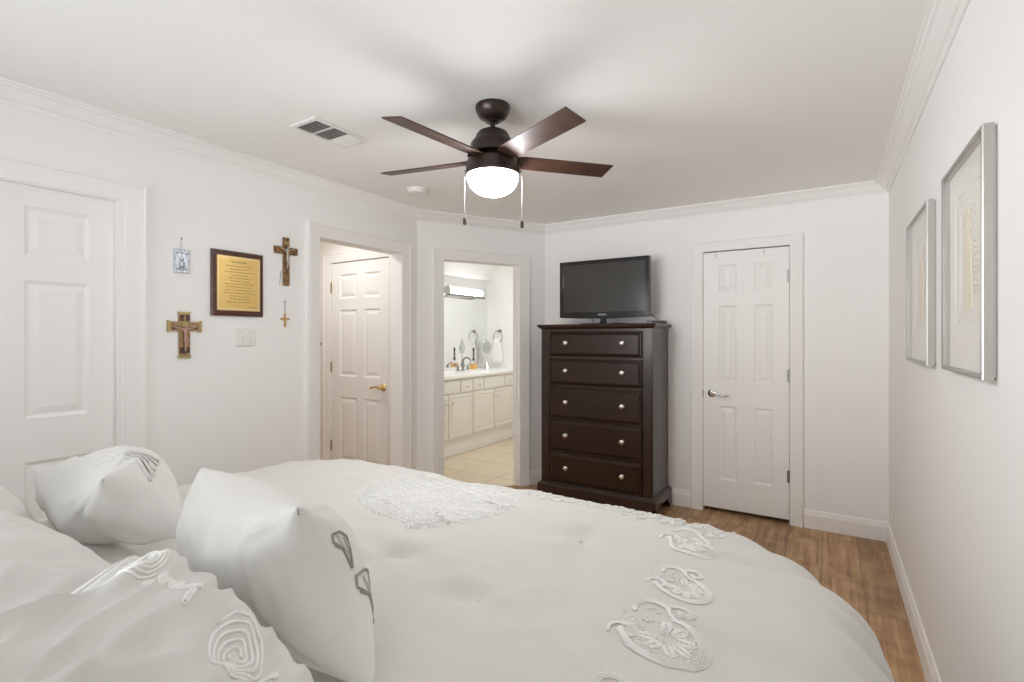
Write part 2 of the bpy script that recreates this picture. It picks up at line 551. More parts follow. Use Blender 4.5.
# the closet door opening is cut from the back wall
bm.free(); bm = new()
wall_with_holes(bm, FB, -2.35, 0.352, -0.12, 0, 0, CZ, [(-0.853, -0.233, 0, 2.072)])
struct(obj('wall_back', bm, M['wall']))
bm = new(); box(bm, FR, -0.95, 4.375, -0.12, 0, 0, CZ)
struct(obj('wall_right', bm, M['wall']))
D1 = (0.225, 1.060)           # left wall door leaf
OP = (2.205, 2.986)          # opening to the hall
bm = new()
wall_with_holes(bm, FL, -0.95, 3.169, -0.115, 0, 0, CZ, [(D1[0] - 0.012, D1[1] + 0.012, 0, 2.052), (OP[0], OP[1], 0, 2.066)])
struct(obj('wall_left', bm, M['wall']))
OB = (0.230, 0.982)          # opening to the bathroom, along the slanted wall
bm = new()
wall_with_holes(bm, FD, 0, DL, -0.12, 0, 0, CZ, [(OB[0], OB[1], 0, 2.060)])
struct(obj('wall_diagonal', bm, M['wall']))
bm = new()
wall_with_holes(bm, Frame(0, -0.62, 1, 0, 0, -1), -2.92, 0.352, 0.0, 0.12, 0, CZ, [(-2.60, -0.30, 0.95, 2.25)])  # opening made large to let soft light in
struct(obj('wall_rear', bm, M['wall']))
bm = new()
ww = Frame(0, -0.68, 1, 0, 0, 1)
for a, b, c, e in ((-2.60, -0.30, 0.95, 1.0), (-2.60, -0.30, 2.20, 2.25), (-2.60, -2.55, 1.0, 2.20), (-0.35, -0.30, 1.0, 2.20), (-1.475, -1.425, 1.0, 2.20)):
    box(bm, ww, a, b, -0.03, 0.03, c, e)
struct(obj('window_1', bm, M['trim']))  # unseen window, added as the way in for the fill lights

# side rooms seen through the two openings
bm = new(); box(bm, FW, -5.6, -3.035, 1.4, 3.08, -0.08, 0.0)
struct(obj('floor_hall', bm, M['floor'], origin=(0, 0, 0)))
bm = new(); box(bm, FW, -5.6, -2.35, 3.2, 6.2, -0.085, -0.004)
bm.free(); bm = new()
pa, pb = FD.P(-0.02, -0.06, 0), FD.P(DL + 0.05, -0.06, 0)
poly = [(-5.5, 3.20), (pa.x, 3.20), (pa.x, pa.y), (pb.x, pb.y), (-2.2, 4.37), (-2.2, 6.15), (-5.5, 6.15)]
rings(bm, [[Vector((x, y, z)) for x, y in poly] for z in (-0.08, 0.001)])
struct(obj('floor_bathroom', bm, M['tile']))
HD = (-3.893, -3.150)        # hall door leaf
bm = new()
wall_with_holes(bm, FH, -5.5, -3.035, -0.11, 0, 0, CZ, [(HD[0] - 0.006, HD[1] + 0.006, 0, 2.068)])
struct(obj('wall_hall_end', bm, M['hallwall']))
bm = new(); box(bm, FW, -5.6, -5.5, 1.3, 3.2, 0, CZ)
box(bm, FW, -5.6, -3.035, 1.3, 1.4, 0, CZ)
struct(obj('wall_hall_far', bm, M['hallwall']))
bm = new(); box(bm, FW, -4.32, -4.2, 3.2, 6.15, 0, CZ)
struct(obj('wall_vanity', bm, M['bathwall']))
bm = new(); box(bm, FW, -4.2, -2.2, 6.03, 6.15, 0, CZ)
struct(obj('wall_bathroom_end', bm, M['bathwall']))
bm = new(); box(bm, FW, -2.3, -2.2, 4.38, 6.03, 0, CZ)
struct(obj('wall_bathroom_side', bm, M['bathwall']))
bm = new()
rings(bm, [[Vector((-4.2, y, 2.20)), Vector((-4.14, y, 2.20)), Vector((-4.03, y, CZ)), Vector((-4.2, y, CZ))] for y in (3.2, 6.03)])
struct(obj('trim_1', bm, M['bathwall']))

# crown moulding, baseboards
ROOM = [(0.352, -0.62), (0.352, 4.255), (-2.287, 4.255), (-2.92, 3.169), (-2.92, -0.62)]
CROWN = [(0, CZ - 0.078), (0.007, CZ - 0.078), (0.011, CZ - 0.068), (0.017, CZ - 0.062), (0.024, CZ - 0.060), (0.038, CZ - 0.046), (0.050, CZ - 0.030),
         (0.058, CZ - 0.022), (0.066, CZ - 0.020), (0.072, CZ - 0.012), (0.082, CZ - 0.010), (0.082, CZ), (0, CZ)]
bm = new(); sweep(bm, ROOM, CROWN, closed=True)
struct(obj('trim_2', bm, M['trim'], smooth=True, sharp=25))
BASE = [(0, 0), (0.016, 0), (0.016, 0.098), (0.013, 0.104), (0.010, 0.118), (0.008, 0.126), (0.004, 0.131), (0, 0.131)]


def baseboard(name, pts):
    b = new(); sweep(b, pts, BASE)
    return struct(obj(name, b, M['trim']))


p0, p1 = FD.P(OB[1] + 0.094, 0, 0), FD.P(OB[0] - 0.090, 0, 0)
baseboard('baseboard_right', [(0.352, -0.62), (0.352, 4.255), (-0.148, 4.255)])
baseboard('baseboard_back', [(-0.938, 4.255), (-2.287, 4.255), (p0.x, p0.y)])
baseboard('baseboard_diagonal', [(p1.x, p1.y), (-2.92, 3.169), (-2.92, OP[1] + 0.112)])
baseboard('baseboard_left', [(-2.92, OP[0] - 0.095), (-2.92, D1[1] + 0.145)])
b = new(); sweep(b, [(-4.02, 3.08), (-5.5, 3.08)], BASE)
struct(obj('baseboard_hall', b, M['trim']))

# casings and jamb linings
bm = new(); casing(bm, FL, D1[0] - 0.03, D1[1] + 0.03, 2.050, 0.090, 0.019)
box(bm, FL, D1[1], D1[1] + 0.013, -0.115, 0.004, 0, 2.043); box(bm, FL, D1[0] - 0.013, D1[0], -0.115, 0.004, 0, 2.043); box(bm, FL, D1[0] - 0.013, D1[1] + 0.013, -0.115, 0.004, 2.043, 2.056)
box(bm, FL, D1[1] + 0.011, D1[1] + 0.034, -0.02, 0.008, 0, 2.060); box(bm, FL, D1[0] - 0.034, D1[0] - 0.011, -0.02, 0.008, 0, 2.060)
struct(obj('trim_3', bm, M['trim'], smooth=True, sharp=28))
bm = new(); casing(bm, FL, OP[0] + 0.001, OP[1] - 0.003, 2.063, 0.092, 0.019)
for a, b in ((OP[0] - 0.002, OP[0] + 0.002), (OP[1] - 0.004, OP[1] + 0.002)):
    box(bm, FL, a, b, -0.117, 0.0005, 0, 2.066)
box(bm, FL, OP[0], OP[1], -0.117, 0.0005, 2.062, 2.070)
struct(obj('trim_4', bm, M['trim'], smooth=True, sharp=28))
bm = new(); casing(bm, FD, OB[0] + 0.005, OB[1] - 0.005, 2.055, 0.094, 0.019)
for a, b in ((OB[0] - 0.002, OB[0] + 0.006), (OB[1] - 0.006, OB[1] + 0.002)):
    box(bm, FD, a, b, -0.122, 0.0005, 0, 2.06)
box(bm, FD, OB[0], OB[1], -0.122, 0.0005, 2.054, 2.062)
box(bm, FD, OB[1] - 0.018, OB[1] - 0.006, -0.075, -0.040, 0, 2.054)
struct(obj('trim_5', bm, M['trim'], smooth=True, sharp=28))
BD = (-0.845, -0.241)
bm = new(); casing(bm, FB, BD[0] - 0.006, BD[1] + 0.006, 2.066, 0.082, 0.019)
for a, b in ((-0.855, BD[0] - 0.003), (BD[1] + 0.003, -0.231)):
    box(bm, FB, a, b, -0.12, 0.004, 0, 2.066)
box(bm, FB, -0.855, -0.231, -0.12, 0.004, 2.066, 2.072)
struct(obj('trim_6', bm, M['trim'], smooth=True, sharp=28))
bm = new(); casing(bm, FH, HD[0] - 0.006, HD[1] + 0.006, 2.068, 0.085, 0.019)
struct(obj('trim_7', bm, M['trim'], smooth=True, sharp=28))
# the dark space behind the closet door
bm = new(); box(bm, FB, -0.95, -0.13, -0.6, -0.58, 0, CZ); box(bm, FB, -0.97, -0.95, -0.6, -0.12, 0, CZ); box(bm, FB, -0.13, -0.11, -0.6, -0.12, 0, CZ)
struct(obj('wall_closet', bm, M['wall']))
bm = new(); box(bm, FB, -0.97, -0.11, -0.6, -0.12, -0.08, 0.0)
struct(obj('floor_closet', bm, M['floor'], origin=(0, 0, 0)))
bm = new(); box(bm, FL, -0.2, 1.35, -0.135, -0.117, 0, 2.3)
struct(obj('wall_closet_left', bm, M['wall']))

# ------------------------------------------------------------------ doors


def hinge(F, s, d, z, m, parent, h=0.088):
    b = new()
    lathe(b, F.P(s, d, z - h / 2), [(0.0065, 0), (0.0065, h)], 10)
    lathe(b, F.P(s, d, z - h / 2 - 0.006), [(0.003, 0), (0.0048, 0.002), (0.0048, 0.006)], 10)
    lathe(b, F.P(s, d, z + h / 2), [(0.0048, 0), (0.0048, 0.004), (0.003, 0.006)], 10)
    box(b, F, s - 0.018, s + 0.002, d - 0.010, d - 0.004, z - h / 2, z + h / 2)
    o = obj('hinge', b, m, parent, smooth=True)
    return o


# closet door on the back wall
bm = new()
door_leaf(bm, FB, BD[0], BD[1], 0.032, 2.058, -0.003, 0.035, [(-0.730, -0.600), (-0.480, -0.350)], ROWS)
d2 = struct(obj('door_1', bm, M['door']))
for z in (1.837, 1.098, 0.351):
    hinge(FB, BD[1] + 0.004, 0.003, z, M['steel'], d2)
bm = new()
lathe(bm, FB.P(-0.782, -0.003, 0.938), [(0.031, 0), (0.031, 0.004), (0.024, 0.010), (0.012, 0.012), (0.011, 0.038), (0.013, 0.046), (0.004, 0.050)], 24, 'd', FB)
tube(bm, [FB.P(-0.782 + 0.125 * t, 0.040 + 0.006 * math.sin(t * 3), 0.938 + 0.010 * math.sin(t * 2 * math.pi) - 0.004 * t) for t in [i / 12 for i in range(13)]],
     [0.011, 0.011, 0.010, 0.009, 0.0085, 0.008, 0.008, 0.008, 0.008, 0.0085, 0.009, 0.0085, 0.005], 10)
obj('lever_handle', bm, M['chrome'], d2, smooth=True)
bm = new(); box(bm, FB, -0.857, -0.845, -0.002, 0.0055, 0.905, 0.962)
obj('strike_plate', bm, M['steel'], d2)

# left wall door, only its hinge side half is in the picture
bm = new()
door_leaf(bm, FL, D1[0] + 0.0004, D1[1] - 0.0004, 0.012, 2.0426, -0.016, 0.035, [(0.325, 0.553), (0.730, 0.958)], ROWS)
d1 = struct(obj('door_2', bm, M['door']))
bm = new()
lathe(bm, FL.P(0.265, -0.028, 0.94), [(0.031, 0), (0.031, 0.004), (0.012, 0.012), (0.011, 0.035), (0.026, 0.045), (0.028, 0.058), (0.018, 0.068), (0.003, 0.071)], 24, 'd', FL)
obj('knob', bm, M['brass'], d1, smooth=True)

# hall door
bm = new()
door_leaf(bm, FH, HD[0], HD[1], 0.012, 2.060, -0.003, 0.035, [(-3.785, -3.560), (-3.465, -3.265)], ROWS)
d3 = struct(obj('door_3', bm, M['door']))
for z in (1.84, 1.108, 0.386):
    hinge(FH, HD[0] - 0.002, 0.004, z, M['old_brass'], d3)
bm = new()
lathe(bm, FH.P(-3.222, -0.003, 0.955), [(0.033, 0), (0.033, 0.005), (0.026, 0.012), (0.013, 0.014), (0.012, 0.044), (0.016, 0.052), (0.005, 0.058)], 24, 'd', FH)
tube(bm, [FH.P(-3.222 - 0.115 * t, 0.046, 0.955 + 0.006 * math.sin(t * 5)) for t in [i / 10 for i in range(11)]],
     [0.013, 0.013, 0.012, 0.010, 0.009, 0.009, 0.009, 0.010, 0.011, 0.012, 0.007], 10)
obj('lever_handle', bm, M['brass'], d3, smooth=True)

# over-door hooks
for x, where in ((-0.752, 'on the lever side'), (-0.410, 'on the hinge side')):
    b = new()
    box(b, FB, x - 0.008, x + 0.008, -0.002, 0.001, 2.022, 2.060)
    box(b, FB, x - 0.008, x + 0.008, -0.037, 0.001, 2.0582, 2.0605)
    tube(b, [FB.P(x, 0.002, 2.030), FB.P(x, 0.004, 2.022), FB.P(x, 0.016, 2.017), FB.P(x, 0.024, 2.024), FB.P(x, 0.026, 2.034)], 0.0035, 8)
    tag(obj('over_door_hook', b, M['hookwhite']), 'small white hook over the top of the back closet door, ' + where, 'hook', 'over-door hooks')

# ------------------------------------------------------------------ chest of drawers
dr = thing('chest_of_drawers', 'tall dark espresso wood chest of five drawers with silver knobs', 'dresser', (-1.595, 4.01, 0))
DF = Frame(0, 3.80, 1, 0, 0, -1)     # front face
x0, x1 = -2.077, -1.118
bm = new()
box(bm, FW, x0, x0 + 0.022, 3.812, 4.232, 0.15, 1.455)
box(bm, FW, x1 - 0.022, x1, 3.812, 4.232, 0.15, 1.455)
box(bm, FW, x0 + 0.022, x1 - 0.022, 4.215, 4.228, 0.15, 1.455)
box(bm, FW, x0 + 0.022, x1 - 0.022, 3.83, 4.215, 0.150, 0.168)
obj('side_panel', bm, M['espresso'], dr, bevel=0.002)
bm = new()      # face frame: stiles with a shallow groove and rails
for a, b in ((x0, -1.996), (-1.199, x1)):
    box(bm, DF, a, b, -0.022, 0.0, 0.15, 1.455)
    box(bm, DF, a + 0.010, b - 0.010, 0.0, 0.004, 0.165, 1.44)
for z0_, z1_ in ((0.150, 0.172), (0.418, 0.434), (0.694, 0.708), (0.970, 0.990), (1.204, 1.226), (1.428, 1.455)):
    box(bm, DF, -1.996, -1.199, -0.022, -0.004, z0_, z1_)
obj('face_frame', bm, M['espresso'], dr, bevel=0.0025)
bm = new()
xm, ym0, ym1 = (x0, x1), 3.79, 4.235
lp = []
for o, z in ((0.0, 1.452), (0.006, 1.456), (0.016, 1.464), (0.020, 1.470), (0.026, 1.473), (0.028, 1.482), (0.025, 1.489), (0.020, 1.491)):
    lp.append([Vector((x0 - o, 3.80 - o, z)), Vector((x1 + o, 3.80 - o, z)), Vector((x1 + o, 4.236, z)), Vector((x0 - o, 4.236, z))])
rings(bm, lp)
obj('top', bm, M['espresso'], dr)
bm = new()      # plinth with bracket feet
lp = []
for o, z in ((0.026, 0.085), (0.026, 0.138), (0.022, 0.146), (0.012, 0.152), (0.008, 0.160), (0.0, 0.163)):
    lp.append([Vector((x0 - o, 3.80 - o, z)), Vector((x1 + o, 3.80 - o, z)), Vector((x1 + o, 4.235, z)), Vector((x0 - o, 4.235, z))])
rings(bm, lp)
obj('plinth', bm, M['espresso'], dr)


bm = new(); box(bm, DF, x0 + 0.03, x1 - 0.03, 0.004, 0.024, 0.042, 0.086)
obj('apron', bm, M['espresso'], dr)


def bracket_foot(cx, cy, sx, sy):
    b = new()
    # two wings of an L with an ogee inner edge
    for ax in (0, 1):
        pr = [(0, 0), (0.062, 0), (0.066, 0.02), (0.075, 0.045), (0.095, 0.066), (0.115, 0.0852), (0, 0.0852)]
        lp_ = []
        for off in (0, 0.022):
            ring = []
            for u, z in pr:
                px, py = (u, off) if ax == 0 else (off, u)
                ring.append(Vector((cx + sx * px, cy + sy * py, z)))
            lp_.append(ring)
        rings(b, lp_)
    return b


for cx, sx in ((x0 - 0.026, 1), (x1 + 0.026, -1)):
    for cy, sy in ((3.774, 1), (4.235, -1)):
        obj('foot', bracket_foot(cx, cy, sx, sy), M['espresso'], dr)

DRAW = [(1.228, 1.426), (0.992, 1.203), (0.710, 0.969), (0.436, 0.693), (0.174, 0.417)]
FRONT = [(0, -0.010), (0, 0.004), (0.004, 0.007), (0.008, 0.0075), (0.020, 0.0185), (0.024, 0.020)]
for i, (z0_, z1_) in enumerate(DRAW):
    bm = new()
    ring_panel(bm, DF, -1.990, -1.205, z0_ + 0.002, z1_ - 0.002, 0.0, FRONT)
    w = obj('drawer', bm, M['espresso_h'], dr)
    zc = (z0_ + z1_) / 2 + (0.008 if i > 1 else 0.010)
    for x in (-1.832, -1.350):
        b = new()
        lathe(b, DF.P(x, 0.020, zc), [(0.015, 0), (0.015, 0.003), (0.007, 0.005), (0.006, 0.014), (0.012, 0.018), (0.0185, 0.024), (0.019, 0.029), (0.015, 0.034), (0.008, 0.036), (0.001, 0.0365)], 24, 'd', DF)
        obj('knob', b, M['nickel'], w, smooth=True)

# ------------------------------------------------------------------ television and what stands beside it
tv = thing('television', 'black flat screen television standing on top of the tall chest', 'television', (-1.595, 4.00, 1.4915))
TF = Frame(0, 3.98, 1, 0, 0, -1)
bm = new()      # shell: bezel with gently curved lower edge, swelling back
xs = [-1.991 + 0.788 * i / 24 for i in range(25)]


def tvz(x):
    u = (x + 1.597) / 0.394
    return 1.553 - 0.010 * (1 - u * u)


def outline(inset, zt=2.036):
    r = []
    for x in xs:
        xx = -1.597 + (x + 1.597) * (1 - inset / 0.394)
        r.append((xx, tvz(x) + inset))
    r += [(-1.203 - inset, zt - inset), (-1.991 + inset, zt - inset)]
    return r


lp = []
for ins, d in ((0.0, -0.052), (0.0, -0.010), (0.002, -0.003), (0.005, 0.0)):
    lp.append([TF.P(x, d, z) for x, z in outline(ins)])
rings(bm, lp)
ring_panel(bm, TF, -1.85, -1.345, 1.64, 1.96, -0.0515, [(0, 0), (0.02, -0.028), (0.03, -0.030)])
obj('housing', bm, M['blackplastic'], tv)
bm = new()
box(bm, TF, -1.960, -1.234, 0.0002, 0.0008, 1.597, 2.006)
obj('screen', bm, M['screen'], tv)
bm = new()
lp = []
for ins, d in ((0.0, 0.0002), (0.0, 0.003)):
    lp.append([TF.P(x, d, z) for x, z in ((-1.991, 2.036), (-1.203, 2.036), (-1.203, 2.0065), (-1.991, 2.0065))])
rings(bm, lp)
for a, b in ((-1.991, -1.9605), (-1.2335, -1.203)):
    box(bm, TF, a, b, 0.0002, 0.003, 1.5965, 2.0065)
vsb = []
for d in (0.0002, 0.003):
    vsb.append([TF.P(x, d, tvz(x) + 0.003) for x in xs] + [TF.P(-1.203, d, 1.5965), TF.P(-1.991, d, 1.5965)])
rings(bm, vsb)
obj('bezel', bm, M['blackplastic'], tv, bevel=0.0015)
bm = new()      # neck and oval foot
rings(bm, [[Vector((-1.597 + w * math.cos(t) , 4.0 + dd * math.sin(t), z)) for t in [2 * math.pi * i / 16 for i in range(16)]] for w, dd, z in ((0.034, 0.03, 1.503), (0.024, 0.022, 1.520), (0.024, 0.022, 1.565))])
obj('neck', bm, M['blackplastic'], tv, smooth=True)
bm = new()
rings(bm, [[Vector((-1.595 + 0.215 * k * math.copysign(abs(math.cos(t)) ** 0.75, math.cos(t)), 4.01 + 0.115 * k * math.copysign(abs(math.sin(t)) ** 0.75, math.sin(t)), z))
            for t in [2 * math.pi * (i + 0.5) / 48 for i in range(48)]] for k, z in ((1.0, 1.4912), (1.0, 1.496), (0.97, 1.500), (0.5, 1.504), (0.2, 1.506))])
obj('stand_base', bm, M['blackplastic'], tv, smooth=True)
tx = bpy.data.curves.new('logo', 'FONT'); tx.body = 'SAMSUNG'; tx.size = 0.020; tx.align_x = 'CENTER'; tx.extrude = 0.0003
to = bpy.data.objects.new('logo', tx); COL.objects.link(to)
dg = bpy.context.evaluated_depsgraph_get()
me = bpy.data.meshes.new_from_object(to.evaluated_get(dg))
bpy.data.objects.remove(to)
for v in me.vertices:
    v.co = Vector((v.co.x * 0.80, -v.co.z, v.co.y * 1.0))
lo = bpy.data.objects.new('logo', me); me.materials.append(M['logo']); COL.objects.link(lo)
lo.parent = tv; lo.location = Vector((-1.597, 3.9765, 1.567)) - Vector(tv.location)

bm = new()
box(bm, FW, -1.245, -1.112, 4.07, 4.17, 1.4915, 1.519)
cb = tag(obj('cable_box', bm, M['mattblack'], bevel=0.004), 'small flat black box beside the television on the chest top', 'box')
b = new(); box(b, FW, -1.235, -1.205, 4.0688, 4.0702, 1.503, 1.508)
obj('indicator_window', b, M['steel'], cb)
bm = new()
tube(bm, [(-1.24, 4.036, 1.60), (-1.222, 4.045, 1.578), (-1.198, 4.085, 1.553), (-1.182, 4.12, 1.536), (-1.172, 4.14, 1.5225)], 0.0026, 8)
tag(obj('power_cord', bm, M['mattblack'], smooth=True), 'thin black cord drooping from television to the small flat box', 'cord')
bm = new()
tube(bm, [(-1.735, 4.045, 1.575), (-1.733, 4.06, 1.555), (-1.731, 4.10, 1.525), (-1.728, 4.15, 1.500), (-1.725, 4.20, 1.4945)], 0.0025, 8)
tag(obj('antenna_cord', bm, M['mattblack'], smooth=True), 'thin dark cord hanging under the left half of the television', 'cord')

# ------------------------------------------------------------------ ceiling fan
FC = Vector((-1.297, 1.910, 0))
fan = thing('ceiling_fan', 'dark bronze five blade ceiling fan with lit white globe', 'ceiling fan', (FC.x, FC.y, CZ))
bm = new()
lathe(bm, FC, [(0.078, CZ - 0.0005), (0.080, CZ - 0.006), (0.079, CZ - 0.016), (0.074, CZ - 0.034), (0.063, CZ - 0.052), (0.046, CZ - 0.064), (0.034, CZ - 0.068), (0.030, CZ - 0.074), (0.012, CZ - 0.076)], 48)
obj('canopy', bm, M['bronze'], fan, smooth=True)
bm = new()
lathe(bm, FC, [(0.0115, CZ - 0.125), (0.0115, CZ - 0.070)], 20)
lathe(bm, FC, [(0.020, CZ - 0.120), (0.022, CZ - 0.110), (0.016, CZ - 0.098)], 24)
obj('downrod', bm, M['bronze'], fan, smooth=True)
bm = new()
lathe(bm, FC, [(0.020, 2.330), (0.048, 2.327), (0.066, 2.318), (0.076, 2.304), (0.085, 2.282), (0.096, 2.272), (0.102, 2.262), (0.104, 2.238), (0.112, 2.226), (0.116, 2.212), (0.060, 2.211)], 56)
obj('motor_housing', bm, M['bronze'], fan, smooth=True)
bm = new()
lathe(bm, FC, [(0.060, 2.1895), (0.112, 2.190), (0.119, 2.184), (0.122, 2.172), (0.122, 2.136), (0.123, 2.128), (0.119, 2.122), (0.060, 2.121)], 56)
lathe(bm, FC, [(0.062, 2.2115), (0.062, 2.189)], 32)
obj('light_fitter', bm, M['bronze'], fan, smooth=True)
bm = new()
lathe(bm, FC, [(0.1165, 2.1205)] + [(0.1165 * math.cos(a) ** 0.85 if a < 1.57 else 0.0005, 2.120 - 0.090 * math.sin(a)) for a in [math.pi / 2 * i / 16 for i in range(17)]], 56)
obj('glass_globe', bm, M['globe'], fan, smooth=True)
for k in range(5):
    an = math.radians(47.7 + 72 * k)
    R = Matrix.Rotation(an, 4, 'Z')
    pitch = math.radians(-12.5)
    b = new()
    # blade: rounded plank, slightly wider at the tip; local x outwards, y along the leading side
    secs = [(0.085, 0.030), (0.11, 0.044), (0.15, 0.051), (0.25, 0.052), (0.40, 0.053), (0.54, 0.054), (0.574, 0.054)]
    lp = []
    for r, hw in secs:
        ring = []
        for y, z in ((-hw, -0.003), (-hw + 0.002, 0.003), (hw - 0.002, 0.003), (hw, -0.003)):
            xx = r + (0.004 * (-y) / hw if r > 0.5 else 0.0)
            q = Matrix.Rotation(pitch, 3, 'X') @ Vector((0, y, z))
            ring.append(R @ Vector((xx, q.y, q.z)) + FC + Vector((0, 0, 2.194)))
        lp.append(ring)
    rings(b, lp)
    bl = obj('blade', b, M['blade'], fan)
    b = new()
    lp = []
    for r, hw in ((0.075, 0.018), (0.12, 0.022), (0.165, 0.016), (0.172, 0.006)):
        ring = []
        for y, z in ((-hw, 0.003), (hw, 0.003), (hw, 0.008), (-hw, 0.008)):
            q = Matrix.Rotation(pitch, 3, 'X') @ Vector((0, y, z))
            ring.append(R @ Vector((r, q.y, q.z)) + FC + Vector((0, 0, 2.194)))
        lp.append(ring)
    rings(b, lp)
    obj('blade_bracket', b, M['bronze'], bl)
# two pull chains hang either side of the globe
cr = Vector((math.cos(math.radians(32)), math.sin(math.radians(32)), 0))
for sgn, zb in ((-1, 1.898), (1, 1.884)):
    p = FC + cr * (0.131 * sgn + 0.002)
    b = new()
    tube(b, [FC + cr * (0.117 * sgn) + Vector((0, 0, 2.142)), p + Vector((0, 0, 2.140))], 0.006, 10)
    n_ = int((2.138 - zb - 0.03) / 0.0055)
    lathe(b, p, [(0.0015 if i % 2 else 0.0008, 2.138 - 0.00275 * i) for i in range(2 * n_)], 6)
    ch = obj('pull_chain', b, M['steel'], fan, smooth=True, sharp=0)
    b = new()
    lathe(b, p, [(0.002, zb + 0.034), (0.0065, zb + 0.031), (0.0080, zb + 0.020), (0.0080, zb + 0.004), (0.006, zb)], 14)
    obj('chain_pull', b, M['bronze'], ch, smooth=True)

# ------------------------------------------------------------------ ceiling register and smoke detector
vt = thing('ceiling_vent', 'white rectangular ceiling air register with dark louvre openings', 'vent', (-2.175, 1.715, CZ))
bm = new()
for a, b, c, e in ((-2.277, -2.253, 1.545, 1.887), (-2.099, -2.075, 1.545, 1.887), (-2.253, -2.099, 1.545, 1.572), (-2.253, -2.099, 1.860, 1.887), (-2.253, -2.099, 1.663, 1.675), (-2.253, -2.099, 1.765, 1.775)):
    box(bm, FW, a, b, c, e, CZ - 0.0075, CZ - 0.0005)
obj('frame', bm, M['ventwhite'], vt, bevel=0.003)
bm = new(); box(bm, FW, -2.253, -2.099, 1.572, 1.860, CZ - 0.0015, CZ - 0.0006)
obj('duct_backing', bm, M['ductdark'], vt)
bm = new()
for y0_, y1_, tilt in ((1.572, 1.663, 1), (1.675, 1.765, 1), (1.775, 1.860, -1)):
    nn = 7
    for i in range(nn):
        yc = y0_ + (y1_ - y0_) * (i + 0.5) / nn
        dy = 0.0045 if tilt > 0 else 0.0062
        rings(bm, [[Vector((x, yc - tilt * dy, CZ - 0.010)), Vector((x, yc - tilt * dy + 0.001, CZ - 0.010)), Vector((x, yc + tilt * dy, CZ - 0.002)), Vector((x, yc + tilt * dy - 0.001, CZ - 0.002))] for x in (-2.2525, -2.0995)])
obj('louvre', bm, M['ventwhite'], vt)

bm = new()
lathe(bm, Vector((-2.48, 2.69, 0)), [(0.066, CZ - 0.0005), (0.068, CZ - 0.008), (0.066, CZ - 0.014), (0.060, CZ - 0.016), (0.058, CZ - 0.026), (0.050, CZ - 0.032), (0.02, CZ - 0.034), (0.002, CZ - 0.034)], 40)
sd = tag(obj('smoke_detector', bm, M['switch'], smooth=True), 'round white smoke detector on the ceiling beyond the fan', 'smoke detector')
b = new(); lathe(b, Vector((-2.455, 2.655, 0)), [(0.006, CZ - 0.036), (0.007, CZ - 0.0325)], 14)
obj('test_button', b, M['steel'], sd)

# ------------------------------------------------------------------ things on the left wall
pq = thing('wall_plaque', 'mahogany plaque with engraved gold plate hung over the light switch', 'plaque', FL.P(1.648, 0, 1.508))
bm = new()
lp = [[FL.P(1.497 + i, d, 1.507 + i), FL.P(1.799 - i, d, 1.507 + i), FL.P(1.799 - i, d, 1.881 - i), FL.P(1.497 + i, d, 1.881 - i)] for i, d in ((0, 0.0005), (0, 0.014), (0.004, 0.019), (0.010, 0.021))]
rings(bm, lp)
obj('board', bm, M['mahogany'], pq)
bm = new(); box(bm, FL, 1.522, 1.774, 0.0212, 0.0225, 1.538, 1.850)
pl = obj('gold_plate', bm, M['goldplate'], pq)
bm = new()      # dashed pale rule around the plate
n_ = 18
for i in range(n_):
    s = 1.528 + 0.240 * i / n_
    for z in (1.5435, 1.8395):
        box(bm, FL, s, s + 0.0075, 0.0225, 0.0231, z, z + 0.006)
n_ = 24
for i in range(n_):
    z = 1.5435 + 0.30 * i / n_
    for s in (1.5265, 1.7645):
        box(bm, FL, s, s + 0.005, 0.0225, 0.0231, z, z + 0.007)
obj('border', bm, M['lightgold'], pl)
bm = new()      # lines of engraving, too small to read


def scribble(b, s0, s1, z, h, F, d):
    s = s0
    while s < s1 - 0.004:
        w = random.uniform(0.010, 0.026)
        e = min(s + w, s1)
        pts = []
        k = max(3, int((e - s) / 0.0022))
        for i in range(k + 1):
            pts.append(F.P(s + (e - s) * i / k, d, z + (h / 2) * (1 if i % 2 else -1) * random.uniform(0.5, 1)))
        tube(b, pts, 0.0011, 4)
        s = e + 0.0045


scribble(bm, 1.602, 1.694, 1.818, 0.013, FL, 0.0228)
for i, (a, b) in enumerate(((1.570, 1.728), (1.590, 1.706), (1.565, 1.734), (1.600, 1.700), (1.586, 1.708), (1.598, 1.704), (1.565, 1.735), (1.578, 1.716), (1.562, 1.736), (1.556, 1.744), (1.590, 1.706), (1.592, 1.706), (1.574, 1.724))):
    scribble(bm, a, b, 1.794 - 0.0172 * i, 0.005, FL, 0.0228)
scribble(bm, 1.712, 1.748, 1.560, 0.005, FL, 0.0228)
obj('engraving', bm, M['engraved'], pl)


